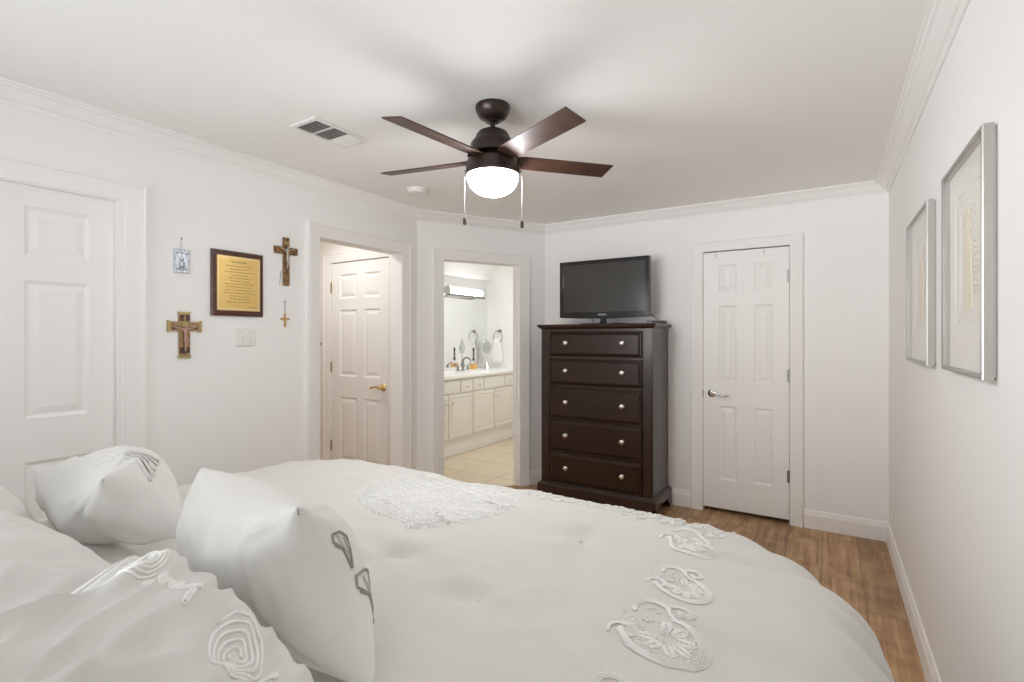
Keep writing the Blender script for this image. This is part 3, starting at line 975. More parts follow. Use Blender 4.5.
def figure(F, s, z, h, d, m, parent, name='figure', arm=0.42, droop=0.05):
    """small crucified figure grown as one skin: head tilted, arms out, body in a gentle S, feet together"""
    V, E_, Rr = [], [], []

    def add(ds, dz, dd, r, link=None):
        V.append(F.P(s + ds * h, d + dd * h, z + dz * h)); Rr.append(r * h)
        if link is not None:
            E_.append((link, len(V) - 1))
        return len(V) - 1
    pel = add(0.01, -0.05, 0.05, 0.055)
    wai = add(0.0, 0.06, 0.05, 0.042, pel)
    chs = add(-0.01, 0.19, 0.06, 0.062, wai)
    nek = add(-0.005, 0.27, 0.06, 0.026, chs)
    hed = add(0.02, 0.35, 0.075, 0.045, nek)
    add(0.03, 0.405, 0.07, 0.036, hed)
    for sg in (-1, 1):
        sh = add(0.07 * sg - 0.008, 0.245, 0.055, 0.030, chs)
        el = add(arm * 0.55 * sg, 0.245 + droop * 1.0, 0.035, 0.022, sh)
        wr = add(arm * 0.9 * sg, 0.245 + droop * 2.4, 0.025, 0.017, el)
        add(arm * 1.05 * sg, 0.245 + droop * 2.8, 0.022, 0.018, wr)
        hp = add(0.038 * sg + 0.01, -0.10, 0.05, 0.036, pel)
        kn = add(0.03 * sg + 0.014, -0.29, 0.085, 0.028, hp)
        an = add(0.018 * sg, -0.47, 0.04, 0.019, kn)
        add(0.016 * sg, -0.55, 0.055, 0.016, an)
    me_ = bpy.data.meshes.new(name)
    org = world_loc(parent)
    me_.from_pydata([v - org for v in V], E_, [])
    o = bpy.data.objects.new(name, me_)
    COL.objects.link(o); o.parent = parent
    me_.materials.append(m)
    sk = o.modifiers.new('skin', 'SKIN'); sk.use_smooth_shade = True
    for i, sv in enumerate(me_.skin_vertices[0].data):
        sv.radius = (Rr[i], Rr[i]); sv.use_root = (i == 0)
    ss = o.modifiers.new('soft', 'SUBSURF'); ss.levels = ss.render_levels = 1
    return o


# carved olive wood crucifix by the hall opening
cx = thing('crucifix', 'carved brown wooden crucifix hung high beside the hall opening', 'crucifix', FL.P(1.957, 0, 1.712))
bm = new()
box(bm, FL, 1.936, 1.978, 0.0005, 0.016, 1.712, 2.016)
lp = [[FL.P(a, d, z) for a, d in ((1.874, 0.0005), (2.036, 0.0005), (2.036, 0.0155), (1.874, 0.0155))] for z in (1.910, 1.956)]
rings(bm, lp)
obj('cross', bm, M['olivewood'], cx, bevel=0.003)
figure(FL, 1.957, 1.900, 0.145, 0.016, M['silverfig'], cx)
bm = new(); box(bm, FL, 1.945, 1.969, 0.016, 0.019, 1.972, 1.988)
obj('title_scroll', bm, M['gilt'], cx)
bm = new(); tube(bm, [FL.P(1.925, 0.002, 1.80), FL.P(1.920, 0.003, 1.76), FL.P(1.914, 0.002, 1.715)], 0.0018, 6)
obj('hanging_cord', bm, M['thread'], cx, smooth=True)

# painted icon cross
ic = thing('wall_cross', 'painted and gilded icon cross with flared ends below the pewter tag', 'cross', FL.P(1.360, 0, 1.274))


def flare(b, F, pts, d0, d1):
    rings(b, [[F.P(s, d, z) for s, z in pts] for d in (d0, d1)])


bm = new()
flare(bm, FL, [(1.333, 1.292), (1.387, 1.292), (1.387, 1.505), (1.333, 1.505)], 0.0005, 0.012)
flare(bm, FL, [(1.290, 1.418), (1.432, 1.418), (1.432, 1.468), (1.290, 1.468)], 0.0005, 0.0125)
cr_o = obj('cross', bm, M['painted'], ic, bevel=0.002)
for pts in ([(1.328, 1.274), (1.392, 1.274), (1.387, 1.290), (1.333, 1.290)], [(1.333, 1.507), (1.387, 1.507), (1.392, 1.520), (1.328, 1.520)],
            [(1.278, 1.411), (1.291, 1.418), (1.291, 1.468), (1.278, 1.475)], [(1.431, 1.418), (1.446, 1.411), (1.446, 1.475), (1.431, 1.468)]):
    bm = new(); flare(bm, FL, pts, 0.0005, 0.014)
    obj('gilt_end', bm, M['gilt'], ic)
for z in (1.4625, 1.4195):
    bm = new(); box(bm, FL, 1.296, 1.426, 0.0125, 0.0145, z, z + 0.004)
    obj('gilt_edging', bm, M['gilt'], ic)
for a_, b_, c_, e_ in ((1.336, 1.384, 1.300, 1.332), (1.336, 1.354, 1.472, 1.504), (1.366, 1.384, 1.472, 1.504), (1.299, 1.312, 1.426, 1.440), (1.408, 1.421, 1.426, 1.440)):
    bm = new(); box(bm, FL, a_, b_, 0.012, 0.0138, c_, e_)
    obj('dark_panel', bm, M['darkpaint'], ic)
figure(FL, 1.360, 1.392, 0.150, 0.0125, M['skinpaint'], ic, arm=0.40, droop=0.03)
bm = new(); lathe(bm, FL.P(1.362, 0.013, 1.449), [(0.016, 0), (0.016, 0.004), (0.013, 0.005)], 20, 'd', FL)
obj('halo', bm, M['gilt'], ic)

# pewter tag on a nail
tg = thing('pewter_tag', 'small rectangular pewter relief tag hanging left of the plaque', 'ornament', FL.P(1.348, 0, 1.727))
bm = new()
lp = [[FL.P(1.311 + i, d, 1.727 + i), FL.P(1.386 - i, d, 1.727 + i), FL.P(1.386 - i, d, 1.853 - i), FL.P(1.311 + i, d, 1.853 - i)] for i, d in ((0, 0.0015), (0, 0.006), (0.003, 0.008), (0.006, 0.008), (0.008, 0.006))]
rings(bm, lp)
obj('plate', bm, M['pewter'], tg)
bm = new()      # low relief: standing shapes and scrolls
for s_, z_, r_ in ((1.348, 1.800, 0.013), (1.348, 1.772, 0.018), (1.328, 1.750, 0.010), (1.368, 1.750, 0.010), (1.348, 1.748, 0.011), (1.326, 1.832, 0.008), (1.370, 1.832, 0.008), (1.348, 1.836, 0.007)):
    lathe(bm, FL.P(s_, 0.005, z_), [(r_, 0), (r_ * 0.9, 0.003), (r_ * 0.5, 0.0055), (0.0005, 0.006)], 14, 'd', FL)
obj('relief', bm, M['pewter'], tg, smooth=True)
bm = new(); tube(bm, [FL.P(1.346, 0.006, 1.910), FL.P(1.345, 0.005, 1.88), FL.P(1.346, 0.005, 1.850)], 0.0014, 6)
obj('hanging_string', bm, M['thread'], tg)
bm = new(); lathe(bm, FL.P(1.346, 0.0005, 1.910), [(0.002, 0), (0.002, 0.008), (0.005, 0.009), (0.004, 0.012)], 12, 'd', FL)
obj('nail', bm, M['steel'], tg, smooth=True)

# little bead cross on a string
sc = thing('hanging_cross', 'tiny honey coloured cross on a string below the carved crucifix', 'cross', FL.P(1.951, 0, 1.449))
bm = new()
flare(bm, FL, [(1.945, 1.449), (1.957, 1.449), (1.956, 1.538), (1.946, 1.538)], 0.002, 0.009)
flare(bm, FL, [(1.920, 1.494), (1.983, 1.495), (1.983, 1.507), (1.920, 1.506)], 0.002, 0.0088)
obj('cross', bm, M['roswood'], sc, bevel=0.002)
bm = new()
for k in range(6):
    z = 1.545 + 0.011 * k
    lathe(bm, FL.P(1.951, 0.006, z), [(0.0005, 0), (0.0026, 0.002), (0.0030, 0.0045), (0.0026, 0.007), (0.0005, 0.009)], 8)
tube(bm, [FL.P(1.951, 0.006, 1.538), FL.P(1.951, 0.006, 1.610)], 0.0010, 6)
obj('beaded_string', bm, M['thread'], sc)
bm = new(); lathe(bm, FL.P(1.951, 0.0005, 1.611), [(0.002, 0), (0.002, 0.007), (0.0045, 0.008), (0.003, 0.011)], 12, 'd', FL)
obj('nail', bm, M['steel'], sc, smooth=True)

# light switch below the plaque
sw = thing('light_switch', 'white double toggle light switch plate below the gold plaque', 'light switch', FL.P(1.698, 0, 1.332))
bm = new()
rings(bm, [[FL.P(1.640 + i, d, 1.331 + i), FL.P(1.756 - i, d, 1.331 + i), FL.P(1.756 - i, d, 1.440 - i), FL.P(1.640 + i, d, 1.440 - i)] for i, d in ((0, 0.0005), (0, 0.004), (0.003, 0.007), (0.008, 0.0078))])
obj('plate', bm, M['switch'], sw)
for s in (1.675, 1.721):
    b = new()
    box(b, FL, s - 0.007, s + 0.007, 0.0078, 0.0086, 1.373, 1.398)
    t_ = obj('toggle', b, M['switch'], sw)
    b = new(); rings(b, [[FL.P(s - 0.004, 0.008, 1.379), FL.P(s + 0.004, 0.008, 1.379), FL.P(s + 0.004, 0.008, 1.392), FL.P(s - 0.004, 0.008, 1.392)], [FL.P(s - 0.003, 0.019, 1.373), FL.P(s + 0.003, 0.019, 1.373), FL.P(s + 0.003, 0.020, 1.380), FL.P(s - 0.003, 0.020, 1.380)]])
    obj('lever', b, M['switch'], t_)
    for z in (1.356, 1.415):
        b = new(); lathe(b, FL.P(s, 0.0078, z), [(0.003, 0), (0.0028, 0.001)], 10, 'd', FL)
        obj('screw', b, M['steel'], sw)

# hall switch by the hall door casing
hs = thing('hall_switch', 'white light switch plate in the hall beside the brass hinged door', 'light switch', FH.P(-4.030, 0, 1.255))
bm = new()
rings(bm, [[FH.P(-4.072 + i, d, 1.262 + i), FH.P(-3.998 - i, d, 1.262 + i), FH.P(-3.998 - i, d, 1.382 - i), FH.P(-4.072 + i, d, 1.382 - i)] for i, d in ((0, 0.0005), (0, 0.004), (0.004, 0.007))])
obj('plate', bm, M['switch'], hs)
bm = new(); box(bm, FH, -4.041, -4.029, 0.007, 0.010, 1.308, 1.336)
obj('toggle', bm, M['steel'], hs)

# wall outlet on the right wall
ol = thing('wall_outlet', 'white double socket outlet low on the right wall by the corner', 'outlet', FR.P(3.885, 0, 0.262))
bm = new()
rings(bm, [[FR.P(3.850 + i, d, 0.262 + i), FR.P(3.920 - i, d, 0.262 + i), FR.P(3.920 - i, d, 0.377 - i), FR.P(3.850 + i, d, 0.377 - i)] for i, d in ((0, 0.0005), (0, 0.004), (0.004, 0.006))])
obj('plate', bm, M['switch'], ol)
for z in (0.298, 0.341):
    b = new(); lathe(b, FR.P(3.885, 0.006, z), [(0.017, 0), (0.016, 0.0015)], 20, 'd', FR)
    so = obj('socket', b, M['switch'], ol)
    b = new()
    for q in (-0.006, 0.006):
        box(b, FR, 3.885 + q - 0.001, 3.885 + q + 0.001, 0.0073, 0.0078, z - 0.005, z + 0.005)
    obj('slot', b, M['slot'], so)

# ------------------------------------------------------------------ framed pictures on the right wall


def picture(label, s0, s1, z0, z1, variant):
    t = thing('framed_picture', label, 'framed picture', FR.P((s0 + s1) / 2, 0, z0), 'silver framed reliefs on the right wall')
    b = new()
    fw = 0.012
    lp_ = [[FR.P(s0 + i, d, z0 + i), FR.P(s1 - i, d, z0 + i), FR.P(s1 - i, d, z1 - i), FR.P(s0 + i, d, z1 - i)] for i, d in ((0.007, 0.0008), (0.007, 0.006), (0.0, 0.0065), (0, 0.026), (0.0015, 0.0295), (0.006, 0.0305), (fw, 0.029), (fw, 0.012))]
    rings(b, lp_, cap1=False)
    obj('frame', b, M['silver'], t)
    b = new(); box(b, FR, s0 + fw, s1 - fw, 0.0235, 0.025, z0 + fw, z1 - fw)
    obj('glass', b, M['glass'], t)
    a0, a1, c0, c1 = s0 + fw, s1 - fw, z0 + fw, z1 - fw
    W_, H_ = a1 - a0, c1 - c0
    b = new()      # mat with a bevelled window
    m0 = (0.17 * W_, 0.22 * H_, 0.17 * W_, 0.14 * H_)
    lp_ = []
    for i, d in ((0.0, 0.0075), (0.0, 0.0105), (1.0, 0.0105), (1.03, 0.0075)):
        lp_.append([FR.P(a0 + m0[0] * i, d, c0 + m0[1] * i), FR.P(a1 - m0[2] * i, d, c0 + m0[1] * i), FR.P(a1 - m0[2] * i, d, c1 - m0[3] * i), FR.P(a0 + m0[0] * i, d, c1 - m0[3] * i)])
    rings(b, lp_, cap0=False, cap1=False)
    obj('mat_board', b, M['artmat'], t)
    b = new()
    p0_, p1_, q0_, q1_ = a0 + m0[0], a1 - m0[2], c0 + m0[1], c1 - m0[3]
    ring_panel(b, FR, p0_ - 0.02, p1_ + 0.02, q0_ - 0.02, q1_ + 0.02, 0.0072, [(0, 0), (0.045, 0), (0.050, 0.0015), (0.056, 0.0015), (0.060, 0), (0.075, 0), (0.078, -0.002)])
    art = obj('paper', b, M['artpaper'], t)
    b = new()
    cs = (p0_ + p1_) / 2
    w_, h_ = (p1_ - p0_) * 0.5, (q1_ - q0_)
    if variant == 0:
        prof_ = [(0.34, 0.10), (0.30, 0.25), (0.24, 0.42), (0.26, 0.55), (0.20, 0.63), (0.10, 0.68), (0.14, 0.74), (0.13, 0.80), (0.05, 0.85)]
    else:
        prof_ = [(0.16, 0.08), (0.20, 0.22), (0.30, 0.40), (0.34, 0.52), (0.24, 0.64), (0.12, 0.70), (0.10, 0.78), (0.05, 0.86)]
    lp_ = []
    for sc_, d in ((1.0, 0.0065), (0.96, 0.0105), (0.70, 0.013), (0.25, 0.014)):
        ring = [FR.P(cs + w_ * r * sc_, d, q0_ + h_ * (0.48 + (y - 0.48) * (0.75 + 0.25 * sc_))) for r, y in prof_] + [FR.P(cs - w_ * r * sc_, d, q0_ + h_ * (0.48 + (y - 0.48) * (0.75 + 0.25 * sc_))) for r, y in reversed(prof_)]
        lp_.append(ring)
    rings(b, lp_)
    obj('relief', b, M['artyellow'], art, smooth=True)
    b = new()
    for k in range(9):
        z = q0_ + h_ * (0.22 + 0.045 * k)
        tube(b, [FR.P(cs - w_ * 0.62, 0.008, z), FR.P(cs - w_ * 0.52, 0.009, z + 0.004), FR.P(cs - w_ * 0.42, 0.008, z)], 0.0022, 6)
    for k in range(26):
        a = 2 * math.pi * k / 26
        tube(b, [FR.P(cs + w_ * 0.34 * math.cos(a), 0.007, q0_ + h_ * 0.80 + h_ * 0.085 * math.sin(a)), FR.P(cs + w_ * 0.46 * math.cos(a), 0.008, q0_ + h_ * 0.80 + h_ * 0.115 * math.sin(a))], 0.0018, 5)
    obj('embossing', b, M['artpaper'], art)
    return t


picture('silver framed cream relief picture nearest the viewer on the right wall', 1.670, 2.190, 1.279, 1.912, 0)
picture('silver framed cream relief picture nearer the corner, farther along the right wall', 2.490, 3.070, 1.274, 1.915, 1)

# ------------------------------------------------------------------ bathroom
VF = Frame(-3.62, 0, 0, 1, 1, 0)     # vanity front plane, s = y
va = thing('vanity_cabinet', 'cream bathroom vanity with panelled doors and nickel knobs', 'vanity', (-3.91, 5.1, 0))
bm = new()
box(bm, VF, 4.02, 6.025, -0.575, -0.004, 0.20, 0.906)
obj('carcass', bm, M['vanity'], va)
bm = new()
box(bm, VF, 4.02, 6.025, -0.575, -0.075, 0.0015, 0.1985)
obj('kick_board', bm, M['trim'], va)
VPAN = [(0, -0.004), (0, 0.010), (0.004, 0.013), (0.036, 0.013), (0.042, 0.007), (0.048, 0.007), (0.058, 0.011)]


def vknob(s, z, parent):
    b = new(); lathe(b, VF.P(s, 0.013, z), [(0.006, 0), (0.005, 0.010), (0.011, 0.015), (0.013, 0.020), (0.009, 0.025), (0.001, 0.026)], 16, 'd', VF)
    obj('knob', b, M['nickel'], parent, smooth=True)


for s0_, s1_, ks in ((4.03, 4.428, 4.395), (4.440, 4.885, 4.495), (4.905, 5.345, 5.312), (5.360, 5.800, 5.405)):
    b = new(); ring_panel(b, VF, s0_, s1_, 0.232, 0.722, 0, VPAN)
    w = obj('door', b, M['vanity'], va)
    vknob(ks, 0.637, w)
VD = [(0, -0.004), (0, 0.010), (0.010, 0.014)]
for s0_, s1_, kn in ((4.03, 4.64, False), (4.660, 4.885, True), (4.905, 5.110, True), (5.130, 5.575, False), (5.595, 5.830, True)):
    b = new(); ring_panel(b, VF, s0_, s1_, 0.738, 0.880, 0, VD)
    w = obj('drawer' if kn else 'false_front', b, M['vanity'], va)
    if kn:
        vknob((s0_ + s1_) / 2, 0.806, w)
bm = new()
box(bm, VF, 4.0, 6.028, -0.578, 0.028, 0.907, 0.950)
box(bm, VF, 4.0, 6.028, -0.578, -0.560, 0.950, 0.985)
ct = tag(obj('countertop', bm, M['counter'], bevel=0.006), 'white countertop with low backsplash on the bathroom vanity', 'countertop')
bm = new()
lathe(bm, Vector((-3.80, 5.23, 0.9502)), [(0.170, 0.0), (0.166, 0.010), (0.154, 0.012), (0.140, 0.006), (0.08, 0.003), (0.001, 0.002)], 40)
obj('basin_rim', bm, M['counter'], ct, smooth=True)
bm = new(); box(bm, FW, -4.1985, -4.193, 3.6, 6.026, 0.988, 2.19)
struct(obj('trim_8', bm, M['mirror']))

lb = thing('vanity_light', 'long chrome bath light bar with lit diffuser above the mirror', 'wall light', (-4.19, 5.45, 1.92))
bm = new(); box(bm, FW, -4.192, -4.172, 5.02, 5.80, 1.945, 2.035)
obj('back_plate', bm, M['chrome'], lb, bevel=0.003)
bm = new()
n_ = 12
rings(bm, [[Vector((-4.125 + 0.046 * math.cos(2 * math.pi * i / n_), y, 1.990 + 0.052 * math.sin(2 * math.pi * i / n_))) for i in range(n_)] for y in (5.055, 5.765)])
obj('diffuser', bm, M['bathlamp'], lb, smooth=True)
for y in (5.03, 5.765):
    b = new(); rings(b, [[Vector((-4.125 + 0.050 * math.cos(2 * math.pi * i / 24), yy, 1.990 + 0.058 * math.sin(2 * math.pi * i / 24))) for i in range(24)] for yy in (y, y + 0.025)])
    box(b, FW, -4.173, -4.125, y + 0.004, y + 0.021, 1.96, 2.02)
    obj('end_cap', b, M['chrome'], lb)
bm = new(); box(bm, FW, -4.110, -4.055, 5.035, 5.785, 1.915, 1.940)
for y in (5.04, 5.77):
    box(bm, FW, -4.173, -4.110, y, y + 0.012, 1.918, 1.936)
obj('lower_rail', bm, M['steel'], lb)

fa = thing('faucet', 'chrome two handle bathroom faucet on the vanity counter', 'faucet', (-4.02, 5.23, 0.9502))
bm = new()
lathe(bm, Vector((-4.02, 5.23, 0.9502)), [(0.026, 0), (0.026, 0.008), (0.016, 0.014), (0.014, 0.10)], 20)
tube(bm, [(-4.02, 5.23, 1.04), (-4.015, 5.23, 1.085), (-3.985, 5.23, 1.118), (-3.94, 5.23, 1.118), (-3.905, 5.23, 1.098), (-3.89, 5.23, 1.070)], [0.014, 0.013, 0.012, 0.012, 0.0115, 0.012], 12)
obj('spout', bm, M['steel'], fa, smooth=True)
for sg in (-1, 1):
    b = new(); y = 5.23 + 0.105 * sg
    lathe(b, Vector((-4.02, y, 0.9502)), [(0.025, 0), (0.025, 0.007), (0.017, 0.013), (0.014, 0.045), (0.018, 0.055), (0.006, 0.066)], 18)
    tube(b, [(-4.02, y, 1.008), (-4.025, y + 0.03 * sg, 1.022), (-4.03, y + 0.075 * sg, 1.045)], [0.009, 0.008, 0.006], 10)
    obj('tap_handle', b, M['steel'], fa, smooth=True)

bt = thing('diffuser_bottle', 'amber labelled glass bottle with tall dark stem on the counter', 'bottle', (-4.03, 5.475, 0.9502))
bm = new()
B0 = Vector((-4.03, 5.475, 0.9502))
rings(bm, [[B0 + Vector((w * sx, w * sy, z)) for sx, sy in ((-1, -1), (1, -1), (1, 1), (-1, 1))] for w, z in ((0.036, 0.0), (0.038, 0.004), (0.038, 0.085), (0.030, 0.100), (0.013, 0.108), (0.013, 0.125))])
obj('body', bm, M['glass'], bt, bevel=0.003)
bm = new()
rings(bm, [[B0 + Vector((0.0342 * sx, 0.0342 * sy, z)) for sx, sy in ((-1, -1), (1, -1), (1, 1), (-1, 1))] for z in (0.004, 0.078)])
obj('amber_liquid', bm, M['amber'], bt)
bm = new()
lathe(bm, B0, [(0.015, 0.118), (0.017, 0.125), (0.017, 0.150), (0.011, 0.158), (0.010, 0.245), (0.014, 0.252), (0.016, 0.275), (0.010, 0.290)], 18)
obj('stem', bm, M['darkstem'], bt, smooth=True)

mk = thing('makeup_mirror', 'round chrome tabletop mirror on a conical foot beside the amber bottle', 'mirror', (-3.98, 5.71, 0.9502))
MC = Vector((-3.98, 5.71, 0))
mn = Vector((0.96, -0.28, 0)).normalized(); ms = Vector((0.28, 0.96, 0))
bm = new(); lathe(bm, MC, [(0.062, 0.9502), (0.064, 0.957), (0.050, 0.985), (0.026, 1.03), (0.012, 1.07), (0.009, 1.115), (0.012, 1.125), (0.006, 1.132)], 32)
obj('base', bm, M['chrome'], mk, smooth=True)
c_ = MC + Vector((0, 0, 1.245))
bm = new(); tube(bm, [c_ + ms * (0.104 * math.cos(a)) + Vector((0, 0, 0.104 * math.sin(a))) for a in [math.pi + math.pi * i / 16 for i in range(17)]], 0.006, 8)
for sg in (-1, 1):
    tube(bm, [c_ + ms * 0.104 * sg, c_ + ms * 0.088 * sg], 0.007, 8)
obj('yoke', bm, M['chrome'], mk, smooth=True)
FM = Frame(c_.x, c_.y, ms.x, ms.y, mn.x, mn.y)
bm = new(); lathe(bm, c_, [(0.002, -0.008), (0.078, -0.008), (0.088, -0.004), (0.090, 0.0), (0.088, 0.006), (0.078, 0.007), (0.076, 0.004)], 40, 'd', FM, cap=False)
obj('frame', bm, M['chrome'], mk, smooth=True)
bm = new(); lathe(bm, c_, [(0.076, 0.0035), (0.075, 0.0045), (0.002, 0.0045)], 40, 'd', FM)
obj('mirror_glass', bm, M['dimmirror'], mk)
bm = new(); lathe(bm, c_ + Vector((0, 0, 0.087)), [(0.008, 0.0), (0.010, 0.006), (0.006, 0.014), (0.001, 0.016)], 14)
obj('finial', bm, M['bronze'], mk, smooth=True)

FE = Frame(0, 6.03, 1, 0, 0, -1)     # bathroom end wall
tr = thing('towel_ring', 'chrome towel ring mounted on the bathroom end wall', 'towel ring', FE.P(-3.985, 0, 1.30))
bm = new(); lathe(bm, FE.P(-3.965, 0.0005, 1.470), [(0.026, 0), (0.026, 0.006), (0.012, 0.012), (0.011, 0.050), (0.014, 0.058), (0.004, 0.062)], 20, 'd', FE)
obj('post', bm, M['steel'], tr, smooth=True)
bm = new(); tube(bm, [FE.P(-3.975 + 0.075 * math.sin(a), 0.048, 1.395 + 0.075 * math.cos(a)) for a in [2 * math.pi * i / 32 for i in range(32)]], 0.005, 8, closed=True)
obj('ring', bm, M['steel'], tr, smooth=True)
bm = new()      # towel folded through the ring
lp = []
for d, sgn in ((0.066, 1), (0.030, -1)):
    pass
cols_ = 14
path = [(0.034, 1.060), (0.032, 1.18), (0.033, 1.30), (0.038, 1.345), (0.048, 1.356), (0.060, 1.345), (0.066, 1.30), (0.068, 1.18), (0.070, 1.035)]
for k, (d, z) in enumerate(path):
    hw = 0.072 if z < 1.2 else (0.066 if z < 1.29 else 0.044)
    lp.append([FE.P(-3.985 - hw + 2 * hw * i / cols_, d + 0.005 * math.sin(i * 1.7), z) for i in range(cols_ + 1)] +
              [FE.P(-3.985 + hw - 2 * hw * i / cols_, d + 0.005 * math.sin((cols_ - i) * 1.7) + (0.006 if 3 < k else -0.006) * (1 if k != 4 else 0.0) , z + (0.006 if k == 4 else 0)) for i in range(cols_ + 1)])
rings(bm, lp)
tag(obj('hand_towel', bm, M['towel'], smooth=True), 'white hand towel hanging through the bathroom towel ring', 'towel')

# ------------------------------------------------------------------ bed
bed = thing('bed', 'king bed under the ivory comforter with its foot towards the chest', 'bed', (-1.1, 0.65, 0))
bm = new()
rings(bm, [[Vector((x, y, z)) for x, y in ((-2.13 + i, -0.40 + i), (-0.20 - i, -0.40 + i), (-0.20 - i, 1.63 - i), (-2.13 + i, 1.63 - i))] for i, z in ((0.03, 0.40), (0.0, 0.43), (0.0, 0.66), (0.03, 0.69))])
obj('mattress', bm, M['mattress'], bed)
bm = new(); box(bm, FW, -2.08, -0.18, -0.39, 1.58, 0.22, 0.399)
obj('box_spring', bm, M['mattress'], bed)
for x in (-2.02, -0.30):
    for y in (-0.30, 1.46):
        b = new(); box(b, FW, x, x + 0.06, y, y + 0.06, 0.0, 0.219)
        obj('leg', b, M['dark_wood'], bed)

CX0, CX1, CY1, CY0 = -1.87, -0.42, 1.34, -0.42      # flat middle of the spread
EDGE, CR, CTOP = 0.34, 0.20, 0.805                    # soft shoulder, rolled rim, height of the top
HANG = EDGE + CR * math.pi / 2 + 0.45


def cloth(ix, iy, ex, ey):
    """point of the middle (ix, iy) plus an outward run (ex, ey) over the shoulder, the rim and down the side"""
    d = math.hypot(ex, ey)
    x0_, y0_ = ix, iy
    nx, ny = (ex / d, ey / d) if d > 1e-9 else (0.0, 0.0)
    sh = min(d, EDGE)
    px, py = ix + nx * sh, iy + ny * sh
    z = CTOP - 0.030 * (sh / EDGE) ** 2
    z += 0.016 * noise.noise(Vector((px * 2.1, py * 2.1, 0.3))) + 0.008 * noise.noise(Vector((px * 6.5 + 3, py * 5.0, 1.7)))
    w = noise.noise(Vector((px * 2.2 + py * 5.0, py * 1.2 - px * 1.1, 4.2)))
    z += 0.010 * (1 - math.sqrt(w * w + 0.0008)) ** 7
    w = noise.noise(Vector((px * 3.1 - py * 2.2 + 9, py * 6.1 + px * 0.7, 8.2)))
    z += 0.008 * (1 - math.sqrt(w * w + 0.0008)) ** 8
    for tx_, ty_, dp in TUFTS:
        q = math.hypot(px - tx_, py - ty_)
        z -= dp * math.exp(-(q / 0.045) ** 2)
        # little pulls run out of each tuft
        z += dp * 0.5 * math.exp(-((q - 0.07) / 0.05) ** 2) * math.sin(3 * math.atan2(py - ty_, px - tx_) + tx_ * 9)
    th = math.atan2(ny, abs(nx) + 1e-9) if ny > 0 else 0.0
    corner = math.sin(2 * th)
    per = iy + th * 0.62 if nx > 0 else (-iy - th * 0.62 if nx < 0 else ix)
    pleat = math.sin(per * 36.0 + 2 * math.sin(per * 5)) + 0.7 * math.sin(per * 21.0 + 1.1)
    if nx > 0.05:
        z += 0.006 * pleat * (sh / EDGE) ** 3
    if d <= EDGE:
        return Vector((px, py, z))
    e = d - EDGE
    if e < CR * math.pi / 2:
        h = CR * math.sin(e / CR); dz = CR * (1 - math.cos(e / CR)); fr = 0.0
    else:
        fr = e - CR * math.pi / 2
        h = CR + 0.28 * fr; dz = CR + 0.95 * fr
    f = min(1.0, max(0.0, (e - 0.04) / 0.30)); f = f * f * (3 - 2 * f)
    h += f * (0.020 * pleat) + corner * f * (0.01 + 0.018 * math.sin(th * 16.0 + 0.6))
    return Vector((px + nx * h, py + ny * h, max(0.015, z - dz)))


TUFTS = [(-0.60, 1.33, 0.020), (-1.02, 0.98, 0.026), (-0.66, 0.92, 0.014), (-1.05, 1.72, 0.006)]
bm = new()
NS = 44
xsg = [CX0 - HANG + HANG * i / NS for i in range(NS)] + [CX0 + (CX1 - CX0) * i / 84 for i in range(85)] + [CX1 + HANG * (i + 1) / NS for i in range(NS)]
ysg = [CY0 + (CY1 - CY0) * i / 90 for i in range(91)] + [CY1 + HANG * (i + 1) / NS for i in range(NS)]


def clothpt(a, b):
    # corners of the spread are rounded so that the hem stays level
    ix = min(max(a, CX0), CX1); iy = min(b, CY1)
    ex, ey = a - ix, b - iy
    if abs(ex) > 1e-9 and ey > 1e-9:
        m_ = max(abs(ex), ey); l_ = math.hypot(ex, ey)
        ex, ey = ex * m_ / l_, ey * m_ / l_
    return cloth(ix, iy, ex, ey)


gv = [[bm.verts.new(clothpt(a, b)) for a in xsg] for b in ysg]
for r0, r1 in zip(gv[:-1], gv[1:]):
    for i in range(len(xsg) - 1):
        bm.faces.new((r0[i], r0[i + 1], r1[i + 1], r1[i]))
co = tag(obj('comforter', bm, M['comforter'], smooth=True, sharp=0), 'ivory comforter with lace and scroll embroidery spread over the bed', 'comforter')
sol = co.modifiers.new('thickness', 'SOLIDIFY'); sol.thickness = 0.012; sol.offset = -1


def on_cloth(a, b, up=0.003):
    p = clothpt(a, b)
    e = 0.004
    n_ = (clothpt(a + e, b) - p).cross(clothpt(a, b + e) - p)
    if n_.length < 1e-12:
        n_ = Vector((0, 0, 1))
    n_.normalize()
    if n_.z < 0:
        n_ = -n_
    return p + n_ * up


def arc_pts(cx_, cy_, r0, r1, a0, a1, n_=18, sq=1.0):
    out = []
    for i in range(n_ + 1):
        t = i / n_
        r = r0 + (r1 - r0) * t; a = a0 + (a1 - a0) * t
        out.append((cx_ + r * math.cos(a), cy_ + sq * r * math.sin(a)))
    return out


# scroll embroidery along the right side of the spread: S curves, curls and leaf loops of raised cord
bm = new()
ZV = Vector((0, 0, 1))


def cordline(pts, r=0.0045, up=0.002):
    tube(bm, [on_cloth(a, b, up) for a, b in pts], r, 6, flat=(ZV, 0.75))


def band(pts, w, n_=5, r=0.0030):
    """several parallel cords make one satin band"""
    for k in range(n_):
        o = (k / (n_ - 1) - 0.5) * w
        q = []
        for i, (a, b) in enumerate(pts):
            a0_, b0_ = pts[max(i - 1, 0)]; a1_, b1_ = pts[min(i + 1, len(pts) - 1)]
            tx_, ty_ = a1_ - a0_, b1_ - b0_
            l_ = math.hypot(tx_, ty_) or 1
            tp = math.sin(math.pi * min(max(i / (len(pts) - 1), 0.06), 0.94)) ** 0.5
            q.append((a - ty_ / l_ * o * tp, b + tx_ / l_ * o * tp))
        cordline(q, r)


